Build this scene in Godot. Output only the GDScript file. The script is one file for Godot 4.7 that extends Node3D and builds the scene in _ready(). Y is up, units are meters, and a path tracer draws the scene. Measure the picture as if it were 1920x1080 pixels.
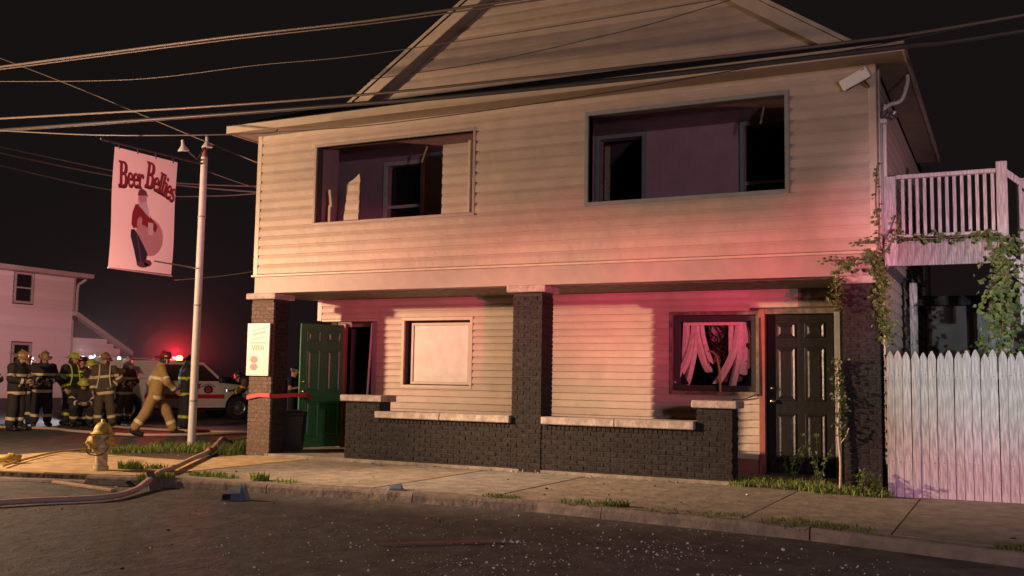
extends Node3D

const LAMP_AT := Vector3(-15.5, 3.7, 5.8)
var rng := RandomNumberGenerator.new()
var M := {}
var names := {}
var cache := {}


func _ready():
	rng.seed = 4711
	# ---------------- camera, sky, light, exposure ----------------
	var cam = Camera3D.new()
	cam.name = "camera"
	cam.fov = 32.16
	cam.near = 0.1
	cam.far = 900.0
	cam.transform = Transform3D(Basis(Vector3.UP, deg_to_rad(26.523)) * Basis(Vector3.RIGHT, deg_to_rad(5.228)) * Basis(Vector3.BACK, deg_to_rad(0.959)), Vector3(1.51, 1.4, 13.81))
	add_child(cam)
	cam.current = true
	var env = Environment.new()
	env.background_mode = Environment.BG_SKY
	var sm = ProceduralSkyMaterial.new()
	sm.sky_top_color = Color(0.078, 0.069, 0.069)
	sm.sky_horizon_color = Color(0.105, 0.07, 0.076)
	sm.ground_horizon_color = Color(0.11, 0.07, 0.075)
	sm.ground_bottom_color = Color(0.06, 0.05, 0.05)
	sm.sky_curve = 0.12
	var sky = Sky.new()
	sky.sky_material = sm
	env.sky = sky
	env.background_energy_multiplier = 1.0
	env.tonemap_mode = Environment.TONE_MAPPER_LINEAR
	env.tonemap_exposure = 1.0
	env.volumetric_fog_enabled = true
	env.volumetric_fog_density = 0.0
	env.sdfgi_enabled = true
	env.ssao_enabled = true
	env.ssil_enabled = true
	var we = WorldEnvironment.new()
	we.name = "world"
	we.environment = env
	add_child(we)
	lamps()
	materials()
	# ---------------- large structure ----------------
	ground()
	house()
	porch()
	interiors()
	deck()
	fence()
	far_house()
	shed()
	# ---------------- things ----------------
	street_things()
	wires()
	pickup()
	smoke()
	fire_engine()
	people()
	plants()
	litter()


func light_omni(called, at, color, energy, size := 0.15):
	var l = OmniLight3D.new()
	l.name = called
	l.light_color = color
	l.light_energy = energy
	l.light_size = size
	l.omni_range = 80.0
	l.omni_attenuation = 2.0
	l.shadow_enabled = true
	l.position = at
	add_child(l)
	return l


func light_spot(called, at, to, color, energy, angle, size := 0.08, soft := 1.0):
	var l = SpotLight3D.new()
	l.name = called
	l.light_color = color
	l.light_energy = energy
	l.light_size = size
	l.spot_range = 80.0
	l.spot_attenuation = 2.0
	l.spot_angle = angle
	l.spot_angle_attenuation = soft
	l.shadow_enabled = true
	add_child(l)
	l.look_at_from_position(at, to, Vector3.UP)
	return l


const ENGINE := Vector3(7.9, -0.13, 13.4)


func lamps():
	# the tripod floodlight at the corner, just out of frame to the left: an open flood and two tighter heads
	var warm := Color(1.0, 0.815, 0.65)
	light_omni("floodlight_spill", LAMP_AT, warm, 83.0, 0.16)
	light_spot("floodlight_far_beam", LAMP_AT, Vector3(-1.6, 0.35, 0.2), warm, 365.0, 15.5, 0.14, 1.0)
	light_spot("floodlight_near_beam", LAMP_AT, Vector3(-7.4, 1.1, -0.6), warm, 90.0, 23.0, 0.14, 1.0)
	# the red modules of the fire engine's light bar, each aimed a little to one side
	var bar = ENGINE + Vector3(-1.35, 2.62, 0.0)
	var aims = [[-0.5, 2.85, 130.0], [-2.4, 2.5, 175.0], [-4.4, 2.75, 130.0], [-6.6, 2.75, 110.0], [-8.8, 2.75, 105.0]]
	for i in aims.size():
		var a = aims[i]
		light_spot("red_bar_beam_%d" % (i + 1), bar + Vector3(0.0, 0.0, -0.7 + 0.35 * i), Vector3(a[0], a[1], 0), Color(1.0, 0.16, 0.42), a[2], 5.8, 0.06, 1.0)
	light_spot("pink_bar_beam", bar + Vector3(0, 0.05, 0.95), Vector3(-12.28, 4.2, 1.0), Color(1.0, 0.52, 0.72), 190.0, 5.0, 0.06, 1.0)
	# its grille lamps: red low down, white and pinkish ones above
	light_spot("red_grille_beam", ENGINE + Vector3(-1.62, 0.91, -0.6), Vector3(1.0, -0.25, 0.0), Color(1.0, 0.6, 0.84), 85.0, 6.4, 0.06, 1.0)
	light_spot("white_grille_beam", ENGINE + Vector3(-1.55, 1.35, 0.6), Vector3(1.3, 1.95, 0.0), Color(0.82, 0.94, 1.0), 135.0, 6.6, 0.06, 1.0)
	light_spot("pink_grille_beam", ENGINE + Vector3(-1.55, 1.6, 0.0), Vector3(1.1, 3.5, 0.0), Color(1.0, 0.76, 0.84), 160.0, 7.2, 0.06, 1.0)
	light_omni("engine_work_glow", ENGINE + Vector3(-1.8, 2.9, 1.0), Color(0.91, 0.82, 0.88), 42.0, 0.3)


# ---------------------------------------------------------------- mesh builder
class Bld:
	var v := PackedVector3Array()
	var n := PackedVector3Array()

	func tri(a: Vector3, b: Vector3, d: Vector3):  # counter-clockwise seen from outside
		var m := (b - a).cross(d - a)
		if m.length_squared() < 1e-14:
			return
		m = m.normalized()
		v.append(a); v.append(d); v.append(b)
		n.append(m); n.append(m); n.append(m)

	func trin(a: Vector3, b: Vector3, d: Vector3, na: Vector3, nb: Vector3, nd: Vector3):
		v.append(a); v.append(d); v.append(b)
		n.append(na); n.append(nd); n.append(nb)

	func quad(a: Vector3, b: Vector3, d: Vector3, e: Vector3):
		tri(a, b, d)
		tri(a, d, e)

	func quadc(a: Vector3, b: Vector3, d: Vector3, e: Vector3, ctr: Vector3):
		var m := (b - a).cross(d - a) + (d - a).cross(e - a)
		if m.dot((a + b + d + e) * 0.25 - ctr) >= 0.0:
			quad(a, b, d, e)
		else:
			quad(a, e, d, b)

	func tric(a: Vector3, b: Vector3, d: Vector3, ctr: Vector3):
		if (b - a).cross(d - a).dot((a + b + d) / 3.0 - ctr) >= 0.0:
			tri(a, b, d)
		else:
			tri(a, d, b)

	func box(lo: Vector3, hi: Vector3, ch := 0.0, xf := Transform3D.IDENTITY):
		var c := (lo + hi) * 0.5
		var h := (hi - lo) * 0.5
		var cc := xf * c
		ch = minf(ch, minf(h.x, minf(h.y, h.z)) * 0.49)
		var P := func(sx: float, sy: float, sz: float, ax: int) -> Vector3:
			var q := h - Vector3(ch, ch, ch)
			q[ax] = h[ax]
			return xf * (c + Vector3(q.x * sx, q.y * sy, q.z * sz))
		for s in [-1.0, 1.0]:
			quadc(P.call(s, -1, -1, 0), P.call(s, 1, -1, 0), P.call(s, 1, 1, 0), P.call(s, -1, 1, 0), cc)
			quadc(P.call(-1, s, -1, 1), P.call(1, s, -1, 1), P.call(1, s, 1, 1), P.call(-1, s, 1, 1), cc)
			quadc(P.call(-1, -1, s, 2), P.call(1, -1, s, 2), P.call(1, 1, s, 2), P.call(-1, 1, s, 2), cc)
		if ch <= 0.0:
			return
		for s in [-1.0, 1.0]:
			for t in [-1.0, 1.0]:
				quadc(P.call(s, t, -1, 0), P.call(s, t, 1, 0), P.call(s, t, 1, 1), P.call(s, t, -1, 1), cc)
				quadc(P.call(s, -1, t, 0), P.call(s, 1, t, 0), P.call(s, 1, t, 2), P.call(s, -1, t, 2), cc)
				quadc(P.call(-1, s, t, 1), P.call(1, s, t, 1), P.call(1, s, t, 2), P.call(-1, s, t, 2), cc)
				for u in [-1.0, 1.0]:
					tric(P.call(s, t, u, 0), P.call(s, t, u, 1), P.call(s, t, u, 2), cc)

	func tube(path: Array, radii, sides := 8, caps := true, flat := 1.0):
		var np := path.size()
		var rings := []
		var nrm := []
		var up := Vector3.UP
		var prev := Vector3.ZERO
		for i in np:
			var t: Vector3 = ((path[mini(i + 1, np - 1)] as Vector3) - (path[maxi(i - 1, 0)] as Vector3)).normalized()
			var s: Vector3
			if i == 0:
				s = t.cross(up)
				if s.length() < 0.05:
					s = t.cross(Vector3.RIGHT)
			else:
				s = prev - t * prev.dot(t)
			s = s.normalized()
			prev = s
			var w := s.cross(t).normalized()
			var r: float = radii if (radii is float or radii is int) else radii[i]
			var ring := PackedVector3Array()
			var rn := PackedVector3Array()
			for k in sides:
				var a := TAU * k / sides
				ring.append(path[i] + s * cos(a) * r + w * sin(a) * r * flat)
				rn.append((s * cos(a) * flat + w * sin(a)).normalized())
			rings.append(ring)
			nrm.append(rn)
		for i in np - 1:
			for k in sides:
				var k2 := (k + 1) % sides
				var a: Vector3 = rings[i][k]; var b: Vector3 = rings[i][k2]; var d: Vector3 = rings[i + 1][k2]; var e: Vector3 = rings[i + 1][k]
				var na: Vector3 = nrm[i][k]; var nb: Vector3 = nrm[i][k2]; var nd: Vector3 = nrm[i + 1][k2]; var ne: Vector3 = nrm[i + 1][k]
				if (b - a).cross(d - a).dot(na) >= 0.0:
					trin(a, b, d, na, nb, nd); trin(a, d, e, na, nd, ne)
				else:
					trin(a, d, b, na, nd, nb); trin(a, e, d, na, ne, nd)
		if caps:
			for q in [0, np - 1]:
				var c: Vector3 = path[q]
				var inner: Vector3 = path[1] if q == 0 else path[np - 2]
				for k in sides:
					tric(c, rings[q][k], rings[q][(k + 1) % sides], inner)

	func lathe(prof: Array, sides := 16, xf := Transform3D.IDENTITY, sx := 1.0, sz := 1.0):
		# prof: [radius, height] pairs from bottom to top, outside of the solid
		var np := prof.size()
		var nr := []
		for i in np:
			var a: Vector2 = Vector2(prof[maxi(i - 1, 0)][0], prof[maxi(i - 1, 0)][1])
			var b: Vector2 = Vector2(prof[mini(i + 1, np - 1)][0], prof[mini(i + 1, np - 1)][1])
			var t := b - a
			nr.append(Vector2(t.y, -t.x).normalized())
		for i in np - 1:
			for k in sides:
				var a0 := TAU * k / sides
				var a1 := TAU * (k + 1) / sides
				var q := func(j: int, a: float) -> Vector3:
					return xf * Vector3(cos(a) * prof[j][0] * sx, prof[j][1], sin(a) * prof[j][0] * sz)
				var m := func(j: int, a: float) -> Vector3:
					return (xf.basis * Vector3(cos(a) * nr[j].x / sx, nr[j].y, sin(a) * nr[j].x / sz)).normalized()
				var A: Vector3 = q.call(i, a0); var B: Vector3 = q.call(i + 1, a0); var C: Vector3 = q.call(i + 1, a1); var D: Vector3 = q.call(i, a1)
				var na: Vector3 = m.call(i, a0); var nb: Vector3 = m.call(i + 1, a0); var nc: Vector3 = m.call(i + 1, a1); var nd: Vector3 = m.call(i, a1)
				if prof[i + 1][0] > 1e-5:
					trin(A, B, C, na, nb, nc)
				if prof[i][0] > 1e-5:
					trin(A, C, D, na, nc, nd)

	func ball(c: Vector3, r: Vector3, sides := 12, rows := 8):
		var prof := []
		for i in rows + 1:
			var a := -PI / 2 + PI * i / rows
			prof.append([maxf(cos(a), 0.0), sin(a)])
		lathe(prof, sides, Transform3D(Basis.from_scale(r), c))

	func prism(poly: PackedVector2Array, depth: float, xf := Transform3D.IDENTITY):
		# a polygon in x, y pushed along z from 0 to depth
		var p := poly
		if Geometry2D.is_polygon_clockwise(p):
			p.reverse()
		var ix := Geometry2D.triangulate_polygon(p)
		for k in range(0, ix.size(), 3):
			var a := p[ix[k]]; var b := p[ix[k + 1]]; var c := p[ix[k + 2]]
			if (b - a).cross(c - a) < 0:
				var t := b; b = c; c = t
			tri(xf * Vector3(a.x, a.y, depth), xf * Vector3(b.x, b.y, depth), xf * Vector3(c.x, c.y, depth))
			tri(xf * Vector3(a.x, a.y, 0), xf * Vector3(c.x, c.y, 0), xf * Vector3(b.x, b.y, 0))
		for i in p.size():
			var a := p[i]; var b := p[(i + 1) % p.size()]
			quad(xf * Vector3(a.x, a.y, 0), xf * Vector3(b.x, b.y, 0), xf * Vector3(b.x, b.y, depth), xf * Vector3(a.x, a.y, depth))

	func hull8(p: Array):  # eight corners: bottom four, top four, both going round
		var c := Vector3.ZERO
		for q in p:
			c += q / 8.0
		quadc(p[0], p[1], p[2], p[3], c)
		quadc(p[4], p[5], p[6], p[7], c)
		for i in 4:
			var j := (i + 1) % 4
			quadc(p[i], p[j], p[4 + j], p[4 + i], c)

	func add(o: Bld, xf := Transform3D.IDENTITY):
		var flip := xf.basis.determinant() < 0.0
		var nb := xf.basis.inverse().transposed()
		for i in range(0, o.v.size(), 3):
			for k in ([0, 2, 1] if flip else [0, 1, 2]):
				v.append(xf * o.v[i + k])
				n.append((nb * o.n[i + k]).normalized())

	func mesh() -> ArrayMesh:
		var a := []
		a.resize(Mesh.ARRAY_MAX)
		a[Mesh.ARRAY_VERTEX] = v
		a[Mesh.ARRAY_NORMAL] = n
		var m := ArrayMesh.new()
		m.add_surface_from_arrays(Mesh.PRIMITIVE_TRIANGLES, a)
		return m


func numbered(parent: Node, called: String) -> String:
	var key := str(parent.get_instance_id()) + called
	if not names.has(key):
		names[key] = 0
		return called
	names[key] += 1
	return "%s_%03d" % [called, names[key]]


func obj(called: String, what, mat, parent: Node = self, xf := Transform3D.IDENTITY) -> MeshInstance3D:
	var o := MeshInstance3D.new()
	o.name = numbered(parent, called)
	o.mesh = what.mesh() if what is Bld else what
	o.material_override = mat
	o.transform = xf
	parent.add_child(o, true)
	return o


func root(called: String, at := Vector3.ZERO, turn := 0.0) -> Node3D:
	var o := Node3D.new()
	o.name = numbered(self, called)
	add_child(o, true)
	o.position = at
	o.rotation.y = turn
	return o


func tag(o: Node, label := "", category := "", group := "", kind := ""):
	if label: o.set_meta("label", label)
	if category: o.set_meta("category", category)
	if group: o.set_meta("group", group)
	if kind: o.set_meta("kind", kind)
	return o


func at(x: float, y: float, z: float, turn := 0.0, pitch := 0.0, roll := 0.0) -> Transform3D:
	return Transform3D(Basis(Vector3.UP, turn) * Basis(Vector3.RIGHT, pitch) * Basis(Vector3.BACK, roll), Vector3(x, y, z))


func bx(x0: float, x1: float, y0: float, y1: float, z0: float, z1: float, ch := 0.0) -> Bld:
	var b := Bld.new()
	b.box(Vector3(x0, y0, z0), Vector3(x1, y1, z1), ch)
	return b


func smooth_path(p: Array, per := 6) -> Array:
	var out := []
	for i in p.size() - 1:
		var a: Vector3 = p[maxi(i - 1, 0)]; var b: Vector3 = p[i]; var c: Vector3 = p[i + 1]; var d: Vector3 = p[mini(i + 2, p.size() - 1)]
		for k in per:
			out.append(b.cubic_interpolate(c, a, d, float(k) / per))
	out.append(p[p.size() - 1])
	return out


# ---------------------------------------------------------------- materials
func noise_tex(seed_: int, freq: float, lo: float, hi: float, oct := 4, size := 256, fine := 0.0, contrast := 1.6) -> ImageTexture:
	var f := FastNoiseLite.new()
	f.seed = seed_
	f.frequency = freq
	f.fractal_octaves = oct
	f.noise_type = FastNoiseLite.TYPE_SIMPLEX_SMOOTH
	var im := f.get_seamless_image(size, size)
	var r := RandomNumberGenerator.new()
	r.seed = seed_
	var out := Image.create(size, size, false, Image.FORMAT_RGB8)
	for y in size:
		for x in size:
			var g := clampf((im.get_pixel(x, y).r - 0.5) * contrast + 0.5, 0.0, 1.0)
			g = clampf(lerpf(lo, hi, g) + (r.randf() - 0.5) * fine, 0.0, 1.0)
			out.set_pixel(x, y, Color(g, g, g))
	out.generate_mipmaps()
	return ImageTexture.create_from_image(out)


func bump_tex(seed_: int, freq: float, oct := 4, size := 256, strength := 6.0, fine := 0.0) -> ImageTexture:
	var f := FastNoiseLite.new()
	f.seed = seed_
	f.frequency = freq
	f.fractal_octaves = oct
	var im := f.get_seamless_image(size, size)
	im.convert(Image.FORMAT_RGB8)
	if fine > 0.0:
		var r := RandomNumberGenerator.new()
		r.seed = seed_
		for y in size:
			for x in size:
				var g := clampf(im.get_pixel(x, y).r + (r.randf() - 0.5) * fine, 0, 1)
				im.set_pixel(x, y, Color(g, g, g))
	im.bump_map_to_normal_map(strength)
	return ImageTexture.create_from_image(im)


func mat(called: String, lin: Color, rough := 0.7, tex = null, scale := 1.0, bump = null, bump_s := 0.6, world := true) -> StandardMaterial3D:
	var m := StandardMaterial3D.new()
	m.resource_name = called
	m.albedo_color = lin.linear_to_srgb()
	m.roughness = rough
	if tex:
		m.albedo_texture = tex
	if bump:
		m.normal_enabled = true
		m.normal_texture = bump
		m.normal_scale = bump_s
	if tex or bump:
		m.uv1_triplanar = true
		m.uv1_world_triplanar = world
		m.uv1_scale = Vector3.ONE * scale
	M[called] = m
	return m


func glow(called: String, c: Color, e: float) -> StandardMaterial3D:
	var m := mat(called, Color(0.5, 0.5, 0.5), 0.3)
	m.emission_enabled = true
	m.emission = c
	m.emission_energy_multiplier = e
	return m


func materials():
	var t_grime := noise_tex(1, 0.02, 0.94, 1.0, 5, 256, 0.03)
	var t_patch := noise_tex(2, 0.012, 0.74, 1.0, 5, 512, 0.14)
	var t_conc := noise_tex(3, 0.01, 0.8, 1.0, 6, 512, 0.1)
	var t_wood := noise_tex(4, 0.03, 0.76, 1.0, 4, 256, 0.05)
	var t_brick := noise_tex(5, 0.03, 0.7, 1.0, 5, 256, 0.14)
	var t_cloth := noise_tex(6, 0.03, 0.88, 1.0, 4, 256, 0.06)
	var t_chip := noise_tex(7, 0.03, 0.72, 1.0, 5, 256, 0.08, 2.2)
	var b_fine := bump_tex(11, 0.06, 4, 256, 5.0, 0.35)
	var b_rough := bump_tex(12, 0.03, 5, 256, 9.0, 0.1)
	var b_cloth := bump_tex(13, 0.02, 3, 256, 8.0, 0.05)
	# setting
	mat("asphalt", Color(0.112, 0.106, 0.106), 0.8, t_patch, 0.35, b_fine, 0.22)
	mat("tar", Color(0.02, 0.02, 0.02), 0.5, t_patch, 0.6, b_fine, 0.4)
	mat("concrete", Color(0.35, 0.305, 0.25), 0.9, t_conc, 0.45, b_fine, 0.15)
	mat("concrete_b", Color(0.31, 0.275, 0.225), 0.9, t_conc, 0.5, b_fine, 0.15)
	mat("concrete_new", Color(0.37, 0.345, 0.31), 0.88, t_conc, 0.5, b_fine, 0.12)
	mat("concrete_tan", Color(0.6, 0.44, 0.24), 0.9, t_conc, 0.5, b_fine, 0.15)
	mat("kerb", Color(0.27, 0.22, 0.19), 0.9, t_conc, 0.7, b_fine, 0.3)
	mat("dirt", Color(0.13, 0.095, 0.065), 1.0, t_patch, 1.1, b_rough, 1.0)
	mat("far_ground", Color(0.03, 0.028, 0.026), 1.0)
	# house
	for i in 3:
		var k = [1.0, 0.94, 1.05][i]
		mat("siding_%d" % i, Color(0.55 * k, 0.445 * k, 0.36 * k), 0.55, t_grime, 0.35, b_fine, 0.08)
	mat("siding_sooty", Color(0.26, 0.2, 0.15), 0.8, t_chip, 0.6)
	mat("room_paint", Color(0.52, 0.31, 0.34), 0.8, t_grime, 0.5)
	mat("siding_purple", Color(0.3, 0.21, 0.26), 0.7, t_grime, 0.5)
	mat("trim", Color(0.62, 0.52, 0.40), 0.5, t_grime, 0.6)
	mat("trim_pink", Color(0.42, 0.33, 0.29), 0.55, t_grime, 0.5)
	mat("trim_white", Color(0.7, 0.66, 0.6), 0.5, t_grime, 0.9)
	mat("trim_grey", Color(0.3, 0.32, 0.31), 0.6, t_grime, 0.9)
	mat("trim_red", Color(0.34, 0.12, 0.09), 0.5, t_grime, 0.9)
	mat("sheathing", Color(0.1, 0.08, 0.07), 0.95)
	mat("soffit", Color(0.34, 0.28, 0.22), 0.7, t_grime, 0.6)
	mat("ceiling", Color(0.30, 0.26, 0.22), 0.75, t_wood, 0.7)
	mat("shingle", Color(0.03, 0.028, 0.027), 0.95, t_patch, 2.0, b_rough, 1.0)
	mat("stone", Color(0.52, 0.44, 0.40), 0.85, t_conc, 0.9, b_fine, 0.25)
	mat("mortar", Color(0.046, 0.041, 0.04), 0.95, t_conc, 3.0)
	mat("mortar_pale", Color(0.15, 0.1, 0.072), 0.95, t_conc, 3.0)
	for i in 4:
		var k = [1.0, 0.9, 1.1, 0.95][i]
		mat("brick_dark_%d" % i, Color(0.052 * k, 0.047 * k, 0.046 * k), 0.85, t_brick, 2.0, b_fine, 0.1).metallic_specular = 0.2
		mat("brick_mid_%d" % i, Color(0.16 * k, 0.105 * k, 0.075 * k), 0.75, t_brick, 2.0, b_rough, 0.3)
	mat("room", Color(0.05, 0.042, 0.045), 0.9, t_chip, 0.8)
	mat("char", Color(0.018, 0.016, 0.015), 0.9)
	mat("door_black", Color(0.014, 0.013, 0.013), 0.4, t_grime, 1.2, b_cloth, 0.12)
	mat("door_green", Color(0.05, 0.26, 0.085), 0.36, t_grime, 1.2, b_cloth, 0.12)
	mat("brass", Color(0.55, 0.35, 0.14), 0.3).metallic = 1.0
	mat("steel", Color(0.45, 0.44, 0.43), 0.38, t_grime, 2.0).metallic = 0.9
	mat("iron_dark", Color(0.05, 0.045, 0.045), 0.5)
	mat("blind", Color(0.8, 0.7, 0.6), 0.7, t_cloth, 1.5)
	mat("board", Color(0.74, 0.7, 0.64), 0.5, t_grime, 0.6)
	mat("burnt_strip", Color(0.42, 0.3, 0.12), 0.7)
	mat("wood_white", Color(0.6, 0.56, 0.53), 0.7, t_wood, 1.0, b_fine, 0.2)
	mat("wood_worn", Color(0.42, 0.36, 0.33), 0.85, t_chip, 1.3, b_fine, 0.4)
	for i in 3:
		var k = [1.0, 0.88, 0.94][i]
		mat("picket_%d" % i, Color(0.58 * k, 0.56 * k, 0.55 * k), 0.75, t_wood, 1.2 + 0.2 * i, b_fine, 0.25)
	for w in ["wood_white", "wood_worn", "picket_0", "picket_1", "picket_2"]:
		M[w].uv1_scale = Vector3(5.0, 0.45, 5.0)
	mat("far_siding", Color(0.74, 0.72, 0.7), 0.8)
	mat("far_siding_b", Color(0.69, 0.67, 0.65), 0.8)
	mat("plank_wood", Color(0.5, 0.36, 0.22), 0.8, t_wood, 2.0, b_fine, 0.3)
	var gl := mat("glass_dark", Color(0.02, 0.022, 0.024), 0.06)
	gl.metallic_specular = 0.6
	# street
	mat("pole_paint", Color(0.72, 0.68, 0.64), 0.5, t_grime, 1.2)
	mat("hydrant", Color(0.7, 0.5, 0.1), 0.5, t_chip, 1.5, b_fine, 0.15)
	mat("hydrant_pale", Color(0.72, 0.6, 0.34), 0.5, t_chip, 1.5, b_fine, 0.15)
	var bn := mat("banner", Color(0.74, 0.66, 0.66), 0.8)
	bn.backlight_enabled = true
	bn.backlight = Color(0.75, 0.6, 0.62)
	mat("print_red", Color(0.34, 0.03, 0.035), 0.8)
	mat("print_dark", Color(0.06, 0.025, 0.03), 0.8)
	mat("print_blue", Color(0.035, 0.04, 0.06), 0.8)
	mat("print_skin", Color(0.66, 0.42, 0.34), 0.8)
	mat("print_white", Color(0.78, 0.72, 0.62), 0.8)
	mat("print_brown", Color(0.2, 0.07, 0.07), 0.8)
	mat("sign_white", Color(0.76, 0.72, 0.66), 0.45, t_grime, 1.5)
	mat("sign_pink", Color(0.62, 0.2, 0.19), 0.5)
	mat("sign_faded", Color(0.48, 0.36, 0.28), 0.5)
	mat("hose", Color(0.56, 0.4, 0.35), 0.8, t_cloth, 2.5, b_cloth, 0.3)
	mat("hose_pale", Color(0.62, 0.46, 0.36), 0.8, t_cloth, 2.5)
	mat("hose_yellow", Color(0.62, 0.45, 0.08), 0.7, t_cloth, 2.5)
	mat("wire", Color(0.05, 0.045, 0.045), 0.5)
	mat("wire_far", Color(0.5, 0.42, 0.38), 0.5)
	mat("wire_bare", Color(0.15, 0.12, 0.1), 0.45)
	mat("tape_red", Color(0.55, 0.06, 0.07), 0.4)
	mat("bin", Color(0.02, 0.02, 0.022), 0.45)
	mat("blue_plastic", Color(0.14, 0.19, 0.25), 0.35)
	mat("rust_rod", Color(0.3, 0.13, 0.1), 0.7)
	var sh := mat("shard", Color(0.8, 0.82, 0.8), 0.12)
	sh.metallic_specular = 1.0
	# vehicles
	mat("lamp_case", Color(0.85, 0.83, 0.8), 0.4)
	mat("paint_white", Color(0.62, 0.6, 0.58), 0.25, t_grime, 0.5).clearcoat_enabled = true
	mat("paint_red", Color(0.4, 0.02, 0.02), 0.3).clearcoat_enabled = true
	mat("paint_navy", Color(0.03, 0.03, 0.06), 0.4)
	mat("rubber", Color(0.018, 0.018, 0.018), 0.85)
	mat("rim", Color(0.4, 0.4, 0.4), 0.35).metallic = 0.8
	mat("trim_black", Color(0.015, 0.015, 0.015), 0.5)
	# people
	mat("skin", Color(0.5, 0.3, 0.22), 0.55)
	mat("turnout_black", Color(0.036, 0.034, 0.036), 0.85, t_cloth, 3.0, b_cloth, 0.6, false)
	mat("turnout_brown", Color(0.11, 0.082, 0.05), 0.85, t_cloth, 3.0, b_cloth, 0.6, false)
	mat("turnout_tan", Color(0.42, 0.28, 0.11), 0.85, t_cloth, 3.0, b_cloth, 0.6, false)
	mat("band_pale", Color(0.72, 0.62, 0.38), 0.5)
	mat("band_lime", Color(0.52, 0.62, 0.06), 0.5)
	mat("helmet_tan", Color(0.44, 0.27, 0.13), 0.4, t_chip, 5.0, null, 0, false)
	mat("helmet_red", Color(0.22, 0.03, 0.035), 0.35)
	mat("helmet_black", Color(0.02, 0.02, 0.022), 0.35)
	mat("helmet_white", Color(0.62, 0.58, 0.56), 0.35)
	mat("helmet_lime", Color(0.48, 0.52, 0.08), 0.4)
	mat("boot", Color(0.02, 0.018, 0.016), 0.5)
	mat("shirt_black", Color(0.02, 0.02, 0.023), 0.9, t_cloth, 4.0, b_cloth, 0.5, false)
	mat("eye_white", Color(0.7, 0.68, 0.66), 0.2)
	mat("lip", Color(0.35, 0.13, 0.11), 0.5)
	mat("glove", Color(0.2, 0.1, 0.06), 0.8)
	mat("tank", Color(0.32, 0.04, 0.05), 0.4)
	# plants
	for i in 3:
		var k = [1.0, 1.35, 0.75][i]
		var lf := mat("leaf_%d" % i, Color(0.075 * k, 0.11 * k, 0.028 * k), 0.6)
		lf.backlight_enabled = true
		lf.backlight = Color(0.3, 0.42, 0.12)
		var gr := mat("grass_%d" % i, Color(0.1 * k, 0.13 * k, 0.025 * k), 0.65)
		gr.backlight_enabled = true
		gr.backlight = Color(0.3, 0.4, 0.1)
	mat("stem", Color(0.2, 0.13, 0.08), 0.85)
	glow("lamp_red", Color(1.0, 0.08, 0.16), 9.0)
	glow("lamp_amber", Color(1.0, 0.6, 0.2), 30.0)
	glow("lamp_white", Color(0.75, 0.85, 1.0), 5.0)
	glow("lamp_warm", Color(1.0, 0.72, 0.42), 8.0)


# ---------------------------------------------------------------- ground
const KERB := [[-40.0, 7.5], [-15.0, 5.0], [-11.0, 4.3], [-8.6, 3.62], [-6.0, 3.27], [-3.5, 3.12], [-0.4, 3.52], [1.5, 4.05], [4.0, 4.7], [12.0, 6.6]]


func kerb_z(x: float) -> float:
	for i in KERB.size() - 1:
		if x <= KERB[i + 1][0]:
			return lerpf(KERB[i][1], KERB[i + 1][1], (x - KERB[i][0]) / (KERB[i + 1][0] - KERB[i][0]))
	return KERB[-1][1]


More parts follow.
